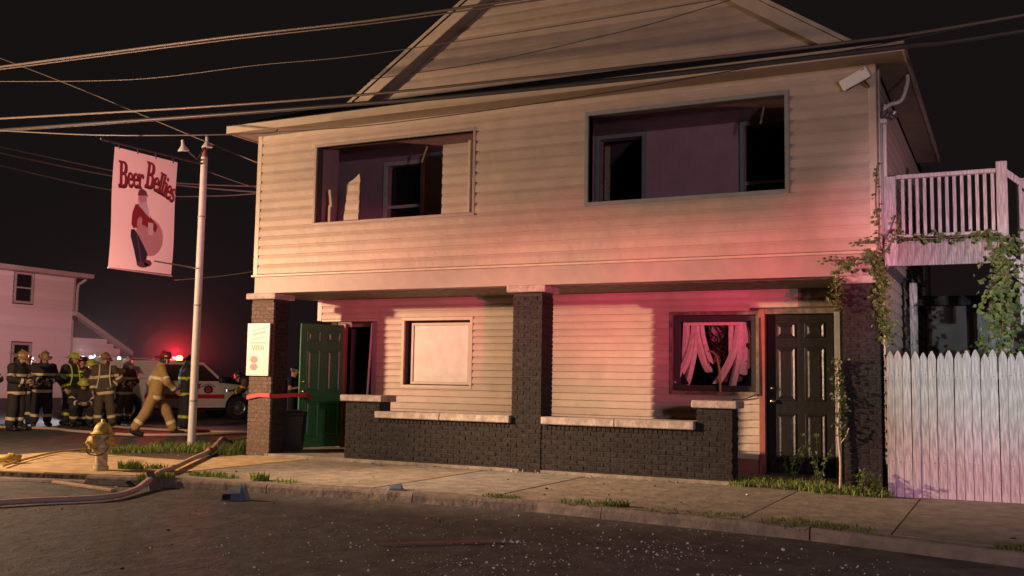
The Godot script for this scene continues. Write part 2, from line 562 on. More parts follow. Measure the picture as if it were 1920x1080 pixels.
func ground():
	var g := Bld.new()
	g.quad(Vector3(-400, -0.18, 400), Vector3(400, -0.18, 400), Vector3(400, -0.18, -400), Vector3(-400, -0.18, -400))
	tag(obj("ground", g, M.far_ground), "", "", "", "structure")
	var r := Bld.new()
	r.quad(Vector3(-60, -0.13, 60), Vector3(60, -0.13, 60), Vector3(60, -0.13, -60), Vector3(-60, -0.13, -60))
	tag(obj("road", r, M.asphalt), "", "", "", "structure")
	# bare soil beside the house and behind the fence
	var v := Bld.new()
	v.box(Vector3(-13.55, -0.2, -9.0), Vector3(-10.0, -0.012, 1.45), 0.0)
	tag(obj("verge", v, M.dirt), "", "", "", "structure")
	var y := Bld.new()
	y.box(Vector3(0.02, -0.2, -30.0), Vector3(30.0, -0.035, 0.2), 0.0)
	tag(obj("yard", y, M.dirt), "", "", "", "structure")
	var bed := Bld.new()
	for i in 30:
		var x0 := -13.6 + i * 0.9
		var x1 := x0 + 0.9
		var z0 := 1.3 if x0 < -10.6 else 0.0
		bed.hull8([Vector3(x0, -0.2, z0), Vector3(x1, -0.2, z0), Vector3(x1, -0.2, kerb_z(x1) - 0.1), Vector3(x0, -0.2, kerb_z(x0) - 0.1), Vector3(x0, -0.018, z0), Vector3(x1, -0.018, z0), Vector3(x1, -0.018, kerb_z(x1) - 0.1), Vector3(x0, -0.018, kerb_z(x0) - 0.1)])
	tag(obj("path_bed", bed, M.dirt), "", "", "", "structure")
	# the sidewalk, slab by slab
	var sw := root("sidewalk")
	tag(sw, "", "", "", "structure")
	var js := [-13.6, -12.1, -10.65, -9.15, -7.45, -5.75, -4.1, -2.52, -1.03, 0.46, 2.0, 3.5, 5.0, 6.6, 8.2]
	for i in js.size() - 1:
		var xa: float = js[i] + 0.012
		var xb: float = js[i + 1] - 0.012
		var zi := 1.32 if xb < -10.5 else 0.03
		var mm = M.concrete_new if i == 5 else M.concrete_tan if i < 3 else ([M.concrete, M.concrete_b][i % 2])
		var dy := rng.randf_range(-0.006, 0.004)
		var dip := rng.randf_range(-0.008, 0.008)
		var parts := [[zi, 99.0]]
		if i == 3 or i == 9:
			parts = [[zi, 1.72], [1.74, 99.0]]
		for q in parts:
			var b := Bld.new()
			var p := []
			for yy in [-0.1, dy]:
				for c in [[xa, q[0]], [xb, q[0]], [xb, minf(q[1], kerb_z(xb) - 0.165)], [xa, minf(q[1], kerb_z(xa) - 0.165)]]:
					p.append(Vector3(c[0], yy + (dip if c[0] == xb and yy > -0.05 else 0.0), c[1]))
			b.hull8(p)
			obj("slab", b, mm, sw)
	# kerb stones, each with worn edges
	var kb := root("kerb")
	tag(kb, "", "", "", "structure")
	var kj := [-15.0, -12.4, -9.9, -8.75, -7.2, -5.1, -2.62, -0.3, 2.1, 4.6, 7.2]
	for i in kj.size() - 1:
		var b := Bld.new()
		var prof := [[0.0, -0.22], [-0.004, -0.04], [-0.018, -0.012], [-0.04, 0.0], [-0.155, -0.002], [-0.155, -0.22]]
		var low := -0.075 if i < 2 else 0.0
		var rings := []
		var n := 12
		for k in n + 1:
			var x := lerpf(kj[i] + 0.008, kj[i + 1] - 0.008, float(k) / n)
			var wear := rng.randf_range(0.0, 0.014)
			var ring := []
			for q in prof.size():
				var yy: float = prof[q][1] + (low if prof[q][1] > -0.1 else 0.0)
				ring.append(Vector3(x, yy - (wear if q in [1, 2, 3] else 0.0), kerb_z(x) + prof[q][0] - (wear if q in [1, 2] else 0.0)))
			rings.append(ring)
		for k in n:
			for q in prof.size():
				var q2 := (q + 1) % prof.size()
				b.quadc(rings[k][q], rings[k][q2], rings[k + 1][q2], rings[k + 1][q], (rings[k][0] + rings[k][4] + rings[k + 1][0] + rings[k + 1][5]) * 0.25)
		for k in [0, n]:
			for q in range(1, prof.size() - 1):
				b.tric(rings[k][0], rings[k][q], rings[k][q + 1], rings[6][0])
		obj("kerb_stone", b, M.kerb, kb)
	# where the wall meets the slabs: a ragged line of old mortar
	var rb := Bld.new()
	for i in 200:
		var x := rng.randf_range(-8.5, -1.9)
		var s := 0.005 * exp(rng.randfn(0, 0.45))
		rb.box(Vector3(-s * 1.5, -s, -s), Vector3(s * 1.5, s, s), s * 0.4, Transform3D(Basis.from_euler(Vector3(rng.randf() * 3, rng.randf() * 3, rng.randf() * 3)), Vector3(x, 0.005, 0.012 + absf(rng.randfn(0, 0.03)))))
	tag(obj("mortar_crumbs", rb, M.concrete_new), "pale mortar crumbs along the foot of the low brick wall", "rubble", "", "stuff")


# ---------------------------------------------------------------- planks and bricks
const LAP := [[0.0, 0.75], [0.06, 1.0], [0.58, 0.92], [0.72, 0.72], [0.86, 0.36], [1.0, 0.12]]


func lap(f: float) -> float:  # how far the face of a clapboard stands out, from its lower edge to its upper one
	for i in LAP.size() - 1:
		if f <= LAP[i + 1][0]:
			return lerpf(LAP[i][1], LAP[i + 1][1], (f - LAP[i][0]) / (LAP[i + 1][0] - LAP[i][0]))
	return LAP[-1][1]


func plank_mesh(l: float, h: float, f0 := 0.0, f1 := 1.0, t := 0.026) -> ArrayMesh:
	# one clapboard, or the piece of it between the shares f0 and f1 of its height
	var key := "p%.2f_%.3f_%.3f_%.3f_%.3f" % [l, h, f0, f1, t]
	if not cache.has(key):
		var b := Bld.new()
		var x := l * 0.5
		var fs := [f0]
		for q in LAP:
			if q[0] > f0 + 0.01 and q[0] < f1 - 0.01:
				fs.append(q[0])
		fs.append(f1)
		for i in fs.size() - 1:
			var ya: float = (fs[i] - f0) / (f1 - f0) * h
			var yb: float = (fs[i + 1] - f0) / (f1 - f0) * h
			var ta := lap(fs[i]) * t
			var tb := lap(fs[i + 1]) * t
			b.quad(Vector3(-x, ya, ta), Vector3(x, ya, ta), Vector3(x, yb, tb), Vector3(-x, yb, tb))
			for s in [-1.0, 1.0]:
				b.quadc(Vector3(s * x, ya, -0.006), Vector3(s * x, ya, ta), Vector3(s * x, yb, tb), Vector3(s * x, yb, -0.006), Vector3(0, ya, 0))
		b.quadc(Vector3(-x, 0, -0.006), Vector3(x, 0, -0.006), Vector3(x, 0, lap(f0) * t), Vector3(-x, 0, lap(f0) * t), Vector3(0, h * 0.5, 0))
		b.quadc(Vector3(-x, h, -0.006), Vector3(x, h, -0.006), Vector3(x, h, lap(f1) * t), Vector3(-x, h, lap(f1) * t), Vector3(0, h * 0.5, 0))
		b.quad(Vector3(x, 0, -0.006), Vector3(-x, 0, -0.006), Vector3(-x, h, -0.006), Vector3(x, h, -0.006))
		cache[key] = b.mesh()
	return cache[key]


func planks(parent: Node, xf: Transform3D, x0: float, x1: float, y0: float, y1: float, reveal: float, holes: Array, mats: Array, called := "siding_plank", butt := 3.4):
	var rows := int(round((y1 - y0) / reveal))
	var rv := (y1 - y0) / rows
	for r in rows:
		var ya := y0 + r * rv
		var yb := ya + rv
		var cuts := [ya, yb]
		for h in holes:
			for e in [h[2], h[3]]:
				if e > ya + 0.015 and e < yb - 0.015:
					cuts.append(e)
		cuts.sort()
		var m = mats[(r * 7 + int(rng.randi() % 2)) % mats.size()]
		for c in cuts.size() - 1:
			var a: float = cuts[c]
			var b: float = cuts[c + 1]
			var mid := (a + b) * 0.5
			var spans := [[x0, x1]]
			for h in holes:
				if mid > h[2] and mid < h[3]:
					var nx := []
					for s in spans:
						if h[1] <= s[0] or h[0] >= s[1]:
							nx.append(s)
						else:
							if h[0] - s[0] > 0.02: nx.append([s[0], h[0]])
							if s[1] - h[1] > 0.02: nx.append([h[1], s[1]])
					spans = nx
			for s in spans:
				var x: float = s[0]
				while x < s[1] - 0.01:
					var e := minf(s[1], x + butt * (1.0 if x > s[0] else [0.45, 1.0, 0.7][r % 3]))
					if s[1] - e < 0.5:
						e = s[1]
					obj(called, plank_mesh(snappedf(e - x - 0.002, 0.01), b - a, snappedf((a - ya) / rv, 0.01), snappedf((b - ya) / rv, 0.01)), m, parent, xf * at((x + e) * 0.5, a, rng.randf_range(0.0, 0.0012), 0, rng.randf_range(-0.004, 0.004)))
					x = e


func ring(x0: float, x1: float, y0: float, y1: float, w: float, z0: float, z1: float, ch := 0.004) -> Bld:
	var b := Bld.new()
	b.box(Vector3(x0, y1 - w, z0), Vector3(x1, y1, z1), ch)
	b.box(Vector3(x0, y0, z0), Vector3(x1, y0 + w, z1), ch)
	b.box(Vector3(x0, y0 + w, z0), Vector3(x0 + w, y1 - w, z1), ch)
	b.box(Vector3(x1 - w, y0 + w, z0), Vector3(x1, y1 - w, z1), ch)
	return b


func holed(x0: float, x1: float, y0: float, y1: float, z0: float, z1: float, holes: Array) -> Bld:
	# a wall with rectangular openings, as boxes butted end to end
	var b := Bld.new()
	var xs := [x0, x1]
	for h in holes:
		xs.append(h[0]); xs.append(h[1])
	xs.sort()
	for i in xs.size() - 1:
		if xs[i + 1] - xs[i] < 0.001:
			continue
		var mid: float = (xs[i] + xs[i + 1]) * 0.5
		var y := y0
		var hs := []
		for h in holes:
			if mid > h[0] and mid < h[1]:
				hs.append(h)
		hs.sort_custom(func(p, q): return p[2] < q[2])
		for h in hs:
			if h[2] > y + 0.001:
				b.box(Vector3(xs[i], y, z0), Vector3(xs[i + 1], h[2], z1))
			y = h[3]
		if y < y1 - 0.001:
			b.box(Vector3(xs[i], y, z0), Vector3(xs[i + 1], y1, z1))
	return b


func brick_mesh(l: float, h: float) -> ArrayMesh:
	var key := "b%.2f_%.3f" % [l, h]
	if not cache.has(key):
		var b := Bld.new()
		b.box(Vector3(-l / 2, 0, -0.05), Vector3(l / 2, h, 0), 0.0045)
		cache[key] = b.mesh()
	return cache[key]


func bricks(parent: Node, xf: Transform3D, w: float, y0: float, y1: float, pick: Callable, holes := []):
	# courses of bricks on a face: u runs along x of xf, z of xf is the outside
	var pitch := 0.0725
	var r0 := int(floor(y0 / pitch + 0.01))
	var rows := int(floor(y1 / pitch + 0.01))
	for r in range(r0, rows):
		var y := r * pitch + 0.005
		var x := -0.105 if r % 2 else 0.0
		while x < w:
			var a := maxf(x, 0.0)
			var b := minf(x + 0.2, w)
			for h in holes:
				if y > h[2] and y < h[3]:
					if a >= h[0] and b <= h[1]:
						b = a
					elif a < h[0] and b > h[0]:
						b = h[0]
					elif a < h[1] and b > h[1]:
						a = h[1]
			if b - a > 0.035:
				obj("brick", brick_mesh(snappedf(b - a, 0.01), 0.062), pick.call(y), parent, xf * at((a + b) * 0.5, y, 0.0035 + rng.randf_range(-0.002, 0.002), rng.randf_range(-0.01, 0.01), 0, rng.randf_range(-0.008, 0.008)))
			x += 0.21


# ---------------------------------------------------------------- the house
const WUL := [-9.21, -6.11, 4.05, 5.37]
const WUR := [-4.12, -1.21, 4.07, 5.40]
const WLL := [-8.27, -6.93, 1.28, 2.42]
const WLR := [-3.26, -1.95, 1.27, 2.45]
const DBK := [-1.81, -0.80, 0.05, 2.45]
var H: Node3D


func house():
	H = root("tavern_house")
	tag(H, "two storey tan clapboard tavern with fire damage and an open ground floor porch", "building")
	var sid := [M.siding_0, M.siding_1, M.siding_2]
	# upper front
	obj("upper_wall", holed(-10.5, -0.03, 3.02, 5.72, -0.16, -0.008, [WUL, WUR]), M.sheathing, H)
	planks(H, at(0, 0, 0), -10.43, -0.1, 3.18, 5.7, 0.168, [[WUL[0] - 0.03, WUL[1] + 0.03, WUL[2] - 0.03, WUL[3] + 0.01], [WUR[0] - 0.03, WUR[1] + 0.03, WUR[2] - 0.03, WUR[3] + 0.03]], sid)
	for x in [-10.53, -0.1]:
		obj("corner_post", bx(x, x + 0.1, 3.17, 5.7, -0.12, 0.03, 0.006), M.trim, H)
	obj("drip_ledge", bx(-10.56, 0.03, 3.135, 3.172, -0.1, 0.045, 0.006), M.trim, H)
	obj("fascia_board", bx(-10.5, -5.43, 2.845, 3.133, -0.22, 0.012, 0.004), M.trim_pink, H)
	obj("fascia_board", bx(-5.428, 0.0, 2.845, 3.133, -0.22, 0.024, 0.004), M.trim_pink, H)
	var f1 := ring(WUL[0] - 0.05, WUL[1] + 0.05, WUL[2] - 0.06, WUL[3] + 0.05, 0.05, -0.1, 0.032)
	obj("window_frame", f1, M.trim_pink, H)
	var f2 := ring(WUR[0] - 0.06, WUR[1] + 0.07, WUR[2] - 0.06, WUR[3] + 0.06, 0.06, -0.15, 0.034)
	obj("window_frame", f2, M.trim_grey, H)
	# eaves of the porch roof
	obj("soffit", bx(-10.83, 0.37, 5.68, 5.705, 0.022, 0.47), M.soffit, H)
	obj("frieze_board", bx(-10.42, -0.11, 5.6, 5.679, 0.0, 0.03, 0.004), M.trim, H)
	obj("eave_fascia", bx(-10.86, 0.4, 5.665, 5.80, 0.471, 0.50, 0.006), M.trim, H)
	obj("eave_return", bx(-10.83, -10.531, 5.68, 5.70, -3.0, 0.02), M.soffit, H)
	obj("eave_return", bx(0.0, 0.37, 5.68, 5.70, -6.6, 0.02), M.soffit, H)
	obj("side_fascia", bx(0.371, 0.40, 5.665, 5.80, -6.6, 0.47, 0.004), M.trim, H)
	obj("side_fascia", bx(-10.86, -10.831, 5.665, 5.80, -3.0, 0.47, 0.004), M.trim, H)
	var slope := atan2(6.56 - 5.76, 2.1)
	var rl := 2.1 / cos(slope)
	obj("roof_deck", bx(-10.84, 0.38, -0.05, 0.0, -rl, 0.0), M.sheathing, H, at(0, 5.79, 0.5, 0, slope))
	for i in 14:
		var c := Bld.new()
		c.hull8([Vector3(-10.85, 0.0, -0.16), Vector3(0.39, 0.0, -0.16), Vector3(0.39, 0.0, 0.01), Vector3(-10.85, 0.0, 0.01), Vector3(-10.85, 0.004, -0.16), Vector3(0.39, 0.004, -0.16), Vector3(0.39, 0.014, 0.01), Vector3(-10.85, 0.014, 0.01)])
		obj("shingle_course", c, M.shingle, H, at(0, 5.79, 0.5, 0, slope) * at(0, 0.002, -i * 0.16))
	# gable of the main roof, set back above the porch roof
	var apex := Vector2(-5.0, 9.36)
	var k := 0.663
	var base := 6.4
	var gw := Bld.new()
	var hw := (apex.y - base) / k
	gw.prism(PackedVector2Array([Vector2(-5 - hw, base), Vector2(-5 + hw, base), apex]), 0.14, at(0, 0, -1.66))
	obj("gable_wall", gw, M.sheathing, H)
	var rows := 18
	var rv := (apex.y - base) / rows
	for r in rows:
		var ya := base + r * rv
		var b := Bld.new()
		for q in LAP.size() - 1:
			var y0: float = ya + LAP[q][0] * rv
			var y1: float = ya + LAP[q + 1][0] * rv
			var ha := maxf((apex.y - y0) / k - 0.02, 0.01)
			var hb := maxf((apex.y - y1) / k - 0.02, 0.01)
			var t0: float = -1.515 + LAP[q][1] * 0.026
			var t1: float = -1.515 + LAP[q + 1][1] * 0.026
			b.hull8([Vector3(-5 - ha, y0, -1.525), Vector3(-5 + ha, y0, -1.525), Vector3(-5 + ha, y0, t0), Vector3(-5 - ha, y0, t0), Vector3(-5 - hb, y1, -1.525), Vector3(-5 + hb, y1, -1.525), Vector3(-5 + hb, y1, t1), Vector3(-5 - hb, y1, t1)])
		obj("gable_plank", b, sid[(r * 2) % 3], H)
	var a := atan(k)
	var rake := (hw + 0.35) / cos(a)
	for s in [-1.0, 1.0]:
		var xf := Transform3D(Basis(Vector3.BACK, -s * a), Vector3(apex.x, apex.y, 0))
		var lo := Vector3(0.0, -0.17, -1.21) if s > 0 else Vector3(-rake, -0.17, -1.21)
		var hi := Vector3(rake, 0.02, -1.18) if s > 0 else Vector3(0.0, 0.02, -1.18)
		var rb := Bld.new()
		rb.box(lo, hi, 0.004)
		obj("rake_board", rb, M.trim, H, xf)
		var rs := Bld.new()
		rs.box(Vector3(lo.x, -0.16, -1.494), Vector3(hi.x, -0.14, -1.212))
		obj("rake_soffit", rs, M.soffit, H, xf)
		var rf := Bld.new()
		rf.box(Vector3(lo.x, -0.0, -10.0), Vector3(hi.x, 0.05, -1.15))
		var m := obj("main_roof", rf, M.shingle, H, xf * at(0, 0.022, 0))
		var ed := Bld.new()
		ed.box(Vector3(lo.x, 0.0, -1.149), Vector3(hi.x, 0.06, -1.13), 0.004)
		obj("drip_edge", ed, M.trim, m)
	# side and rear walls
	obj("side_wall", bx(-0.16, -0.03, 0.0, 5.7, -10.0, -0.62), M.sheathing, H)
	obj("side_wall", bx(-0.16, -0.03, 3.02, 5.7, -0.62, -0.17), M.sheathing, H)
	planks(H, Transform3D(Basis(Vector3.UP, PI / 2), Vector3(-0.028, 0, 0)), 0.62, 8.0, 0.3, 3.0, 0.168, [], sid, "side_plank", 8.0)
	planks(H, Transform3D(Basis(Vector3.UP, PI / 2), Vector3(-0.028, 0, 0)), 0.13, 8.0, 3.18, 5.66, 0.168, [], sid, "side_plank", 8.0)
	obj("rear_wall", bx(-10.23, -0.03, 0.0, 6.3, -10.15, -10.0), M.sheathing, H)
	obj("west_wall", bx(-10.36, -10.23, 0.0, 2.83, -10.0, -2.1), M.sheathing, H)
	obj("west_wall", bx(-10.5, -10.36, 3.02, 5.7, -10.0, -0.17), M.sheathing, H)
	planks(H, Transform3D(Basis(Vector3.UP, -PI / 2), Vector3(-10.502, 0, 0)), -3.4, -0.13, 3.18, 5.66, 0.168, [], sid, "side_plank", 8.0)
	# conduit, meter pipe and the downpipe on the right hand corner
	var pipe := Bld.new()
	pipe.tube(smooth_path([Vector3(0.06, 3.4, -0.35), Vector3(0.06, 5.0, -0.35), Vector3(0.10, 5.2, -0.4), Vector3(0.26, 5.3, -0.55), Vector3(0.34, 5.55, -0.6), Vector3(0.34, 5.66, -0.6)]), 0.028, 8)
	obj("downpipe", pipe, M.trim_white, H)
	var con := Bld.new()
	con.tube([Vector3(0.03, 3.4, -0.22), Vector3(0.03, 4.92, -0.22)], 0.02, 8)
	obj("conduit", con, M.trim_grey, H)
	obj("side_trim", bx(0.0, 0.02, 3.2, 5.66, -0.34, -0.17, 0.004), M.trim, H)


func panel_door(b: Bld, w: float, h: float, t: float) -> Array:
	# the slab of a six panel door and the six panels (each a raised field in a sloped frame)
	b.box(Vector3(0, 0, -t), Vector3(w, h, 0), 0.003)
	var out := []
	var sx := w * 0.13
	var pw := (w - 3 * sx) / 2
	for c in 2:
		var x0 := sx + c * (pw + sx)
		for q in [[0.075, 0.37], [0.45, 0.79], [0.85, 0.945]]:
			var y0: float = h * q[0]
			var y1: float = h * q[1]
			var p := Bld.new()
			var o := [Vector2(x0, y0), Vector2(x0 + pw, y0), Vector2(x0 + pw, y1), Vector2(x0, y1)]
			var lev := [[0.0, 0.0005], [0.008, 0.012], [0.02, 0.012], [0.045, 0.001], [0.07, 0.009]]
			for l in lev.size() - 1:
				for e in 4:
					var f := func(v: Vector2, i: int) -> Vector3:
						var cx := x0 + pw / 2
						var cy := (y0 + y1) / 2
						var ins: float = lev[i][0]
						return Vector3(v.x + (ins if v.x < cx else -ins), v.y + (ins if v.y < cy else -ins), lev[i][1])
					var A: Vector3 = f.call(o[e], l); var B: Vector3 = f.call(o[(e + 1) % 4], l); var C: Vector3 = f.call(o[(e + 1) % 4], l + 1); var D: Vector3 = f.call(o[e], l + 1)
					p.quad(A, B, C, D)
			p.quad(Vector3(x0 + 0.07, y0 + 0.07, 0.009), Vector3(x0 + pw - 0.07, y0 + 0.07, 0.009), Vector3(x0 + pw - 0.07, y1 - 0.07, 0.009), Vector3(x0 + 0.07, y1 - 0.07, 0.009))
			out.append(p)
	return out


func door_set(parent: Node, called: String, xf: Transform3D, w: float, h: float, m, knob_x: float, label := ""):
	var d := Bld.new()
	var ps := panel_door(d, w, h, 0.045)
	var o := obj(called, d, m, parent, xf)
	if label: o.set_meta("label", label)
	for p in ps:
		obj("door_panel", p, m, o)
	for kk in [[0.98, 0.03], [1.16, 0.022]]:
		var kn := Bld.new()
		var r: float = kk[1]
		kn.lathe([[r * 1.15, 0.0], [r * 1.15, 0.006], [r * 0.4, 0.01], [r * 0.4, 0.03], [r * 0.9, 0.036], [r, 0.05], [r * 0.75, 0.062], [0.0, 0.066]], 14, Transform3D(Basis(Vector3.RIGHT, PI / 2), Vector3(knob_x, kk[0] * h / 2.2, 0.001)))
		obj("door_knob" if kk[1] > 0.025 else "deadbolt", kn, M.brass, o)
	return o


func porch():
	var sid := [M.siding_0, M.siding_2, M.siding_1]
	# floor, ceiling, and the wall behind the porch
	var fl := Bld.new()
	fl.box(Vector3(-10.5, -0.2, -2.1), Vector3(-0.02, 0.05, -0.005), 0.004)
	obj("porch_floor", fl, M.concrete_b, H)
	obj("floor_slab", bx(-10.49, -0.17, 2.875, 3.015, -10.0, -0.23), M.sheathing, H)
	for i in 14:
		obj("ceiling_board", bx(-10.45, -0.03, 2.835, 2.872, -0.222 - (i + 1) * 0.134 + 0.002, -0.222 - i * 0.134, 0.003), M.ceiling, H)
	var holes := [WLL, WLR, DBK]
	obj("porch_wall", holed(-8.9, -0.48, 0.05, 2.834, -1.66, -1.508, holes), M.sheathing, H)
	planks(H, at(0, 0, -1.5), -8.86, -2.05, 0.26, 2.832, 0.118, [[-8.33, -6.87, 1.22, 2.48], [-3.32, -1.89, 1.21, 2.51]], sid, "porch_plank", 4.2)
	planks(H, at(0, 0, -1.5), -2.05, -1.89, 0.26, 1.205, 0.118, [], sid, "porch_plank", 4.2)
	planks(H, at(0, 0, -1.5), -2.05, -1.32, 2.552, 2.832, 0.14, [], sid, "porch_plank", 4.2)
	planks(H, at(0, 0, -1.5), -1.32, -0.7, 2.552, 2.832, 0.14, [], [M.siding_sooty], "sooty_plank", 4.2)
	obj("base_board", bx(-8.88, -1.92, 0.05, 0.257, -1.507, -1.48, 0.004), M.trim_red, H)
	obj("lintel_wall", bx(-10.21, -8.9, 2.46, 2.834, -1.66, -1.508), M.sheathing, H)
	planks(H, at(0, 0, -1.5), -10.13, -8.86, 2.47, 2.832, 0.118, [], sid, "porch_plank", 4.2)
	obj("corner_post", bx(-10.23, -10.13, 2.44, 2.834, -1.66, -1.47, 0.005), M.trim_white, H)
	obj("lintel_trim", bx(-10.128, -8.86, 2.425, 2.467, -1.66, -1.475, 0.004), M.trim, H)
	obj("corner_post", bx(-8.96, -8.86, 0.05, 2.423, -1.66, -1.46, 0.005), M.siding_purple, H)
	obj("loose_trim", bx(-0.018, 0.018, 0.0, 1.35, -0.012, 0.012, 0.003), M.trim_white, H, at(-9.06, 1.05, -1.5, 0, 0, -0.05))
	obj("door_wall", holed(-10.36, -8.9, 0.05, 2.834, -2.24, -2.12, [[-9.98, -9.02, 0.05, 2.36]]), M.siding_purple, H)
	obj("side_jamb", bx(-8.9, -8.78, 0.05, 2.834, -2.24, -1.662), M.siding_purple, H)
	# the left window, boarded up from inside
	var f := obj("boarded_window", ring(-8.33, -6.87, 1.22, 2.48, 0.055, -1.53, -1.468), M.trim, H)
	obj("window_sash", ring(-8.17, -6.96, 1.29, 2.385, 0.045, -1.6, -1.55), M.trim, f)
	obj("window_board", bx(-8.124, -7.006, 1.336, 2.338, -1.592, -1.568, 0.002), M.board, f)
	obj("window_lining", holed(-8.275, -6.925, 1.275, 2.425, -1.64, -1.605, [[-8.15, -6.98, 1.3, 2.37]]), M.char, f)
	# the right window, burnt out
	var w := obj("burnt_window", ring(-3.32, -1.89, 1.21, 2.51, 0.06, -1.53, -1.462), M.siding_sooty, H)
	w.set_meta("label", "burnt out window with its glass gone")
	obj("window_sash", ring(-3.258, -1.952, 1.272, 2.448, 0.09, -1.62, -1.55), M.iron_dark, w)
	var gls := Bld.new()
	for s in [[[-3.17, 1.36], [-3.17, 1.62], [-3.1, 1.5], [-3.03, 1.37]], [[-2.04, 1.36], [-2.2, 1.36], [-2.11, 1.45], [-2.04, 1.7]], [[-2.04, 2.36], [-2.04, 2.1], [-2.12, 2.36]]]:
		var p := PackedVector2Array()
		for q in s:
			p.append(Vector2(q[0], q[1]))
		gls.prism(p, 0.004, at(0, 0, -1.59))
	obj("broken_pane", gls, M.glass_dark, w)
	# the black front door and its casings
	obj("door_casing", bx(-1.905, -1.813, 0.05, 2.53, -1.52, -1.455, 0.005), M.trim_red, H)
	obj("door_casing", bx(-0.798, -0.715, 0.05, 2.53, -1.52, -1.455, 0.005), M.trim_grey, H)
	obj("door_casing", bx(-1.812, -0.799, 2.452, 2.53, -1.52, -1.458, 0.005), M.siding_sooty, H)
	obj("door_sill", bx(-1.812, -0.799, 0.05, 0.085, -1.65, -1.44, 0.005), M.iron_dark, H)
	obj("end_panel", bx(-0.713, -0.5, 0.05, 2.832, -1.507, -1.484, 0.003), M.trim_grey, H)
	door_set(H, "black_door", at(-1.79, 0.09, -1.535), 0.97, 2.355, M.door_black, 0.075, "black six panel front door, closed")
	obj("door_stop", holed(-1.811, -0.801, 0.09, 2.45, -1.62, -1.585, []), M.char, H)
	# the green door, swung open from the recessed doorway
	var dirv := Vector3(0.47, 0, -0.8).normalized()
	var gx := Transform3D(Basis(dirv, Vector3.UP, dirv.cross(Vector3.UP)), Vector3(-10.46, 0.07, -1.3))
	var gd = door_set(H, "green_door", gx, 0.93, 2.32, M.door_green, 0.07, "green six panel side door, swung open")
	gd.name = "green_door"
	obj("door_jamb", bx(-10.04, -9.98, 0.05, 2.42, -2.24, -2.04, 0.004), M.trim_red, H)
	obj("door_jamb", bx(-9.02, -8.96, 0.05, 2.42, -2.24, -2.06, 0.004), M.trim_white, H)
	# pillars
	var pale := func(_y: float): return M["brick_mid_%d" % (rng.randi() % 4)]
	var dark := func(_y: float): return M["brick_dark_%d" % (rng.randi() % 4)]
	var specs := [[-10.55, 0.5, "brick pillar at the left end of the porch with a white sign", pale], [-5.36, 0.5, "dark brick pillar between the two bays of the porch", dark], [-0.47, 0.47, "dark brick pillar beside the black door, ivy on its top", dark]]
	for s in specs:
		var p := root("brick_pillar", Vector3(s[0], 0, 0))
		tag(p, s[2], "pillar", "brick pillars of the porch")
		var wd: float = s[1]
		obj("mortar_core", bx(0.006, wd - 0.012, 0.0, 2.735, -0.408, -0.011), M.mortar, p)
		if s[3] == pale:
			obj("mortar_face", bx(0.012, wd - 0.02, 0.0, 2.735, -0.0105, -0.0065), M.mortar_pale, p)
		bricks(p, at(0, 0, -0.007), wd, 0.0, 2.735, s[3])
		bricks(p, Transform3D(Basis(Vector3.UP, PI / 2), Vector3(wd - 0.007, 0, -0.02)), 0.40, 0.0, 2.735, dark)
		var cap := Bld.new()
		cap.box(Vector3(-0.08, 2.738, -0.48), Vector3(wd + 0.08, 2.843, 0.075), 0.012)
		obj("cap_stone", cap, M.stone, p)
	# the low wall between them
	var lw := root("low_wall", Vector3(-8.46, 0, -0.01))
	tag(lw, "low dark brick wall along the porch with pale stone sills", "wall")
	obj("mortar_core", bx(0.012, 6.5, 0.0, 0.735, -0.34, -0.011), M.mortar, lw)
	obj("mortar_core", bx(0.012, 0.67, 0.736, 0.995, -0.34, -0.011), M.mortar, lw)
	obj("mortar_core", bx(6.01, 6.5, 0.736, 1.045, -0.34, -0.011), M.mortar, lw)
	bricks(lw, at(0, 0, -0.007), 6.51, 0.0, 0.66, dark, [[3.09, 3.61, -1.0, 9.0]])
	bricks(lw, at(0, 0, -0.007), 0.68, 0.655, 1.02, dark)
	bricks(lw, at(6.0, 0, -0.007), 0.51, 0.655, 1.05, dark)
	bricks(lw, Transform3D(Basis(Vector3.UP, PI / 2), Vector3(6.503, 0, -0.02)), 0.32, 0.0, 1.05, dark)
	var sol := Bld.new()
	var x := 0.69
	while x < 5.97:
		if x < 3.03 or x > 3.62:
			sol.box(Vector3(x, 0.658, -0.06), Vector3(x + 0.062, 0.734, 0.0 + rng.randf_range(-0.004, 0.003)), 0.004)
		x += 0.072
	tag(obj("soldier_bricks", sol, M.brick_dark_1, lw), "", "", "", "stuff")
	for s in [[0.62, 3.09, 0.737, 0.845, "sill_stone"], [3.62, 5.98, 0.737, 0.85, "sill_stone"], [-0.08, 0.75, 0.997, 1.10, "cap_stone"], [5.94, 6.58, 1.047, 1.15, "cap_stone"]]:
		var n := 1 if s[4] == "cap_stone" else 2
		for i in n:
			var xa: float = lerpf(s[0], s[1], float(i) / n)
			var xb: float = lerpf(s[0], s[1], float(i + 1) / n) - (0.006 if i < n - 1 else 0.0)
			obj(s[4], bx(xa, xb, s[2], s[3] + 0.003 * i, -0.4, 0.06, 0.012), M.stone, lw)


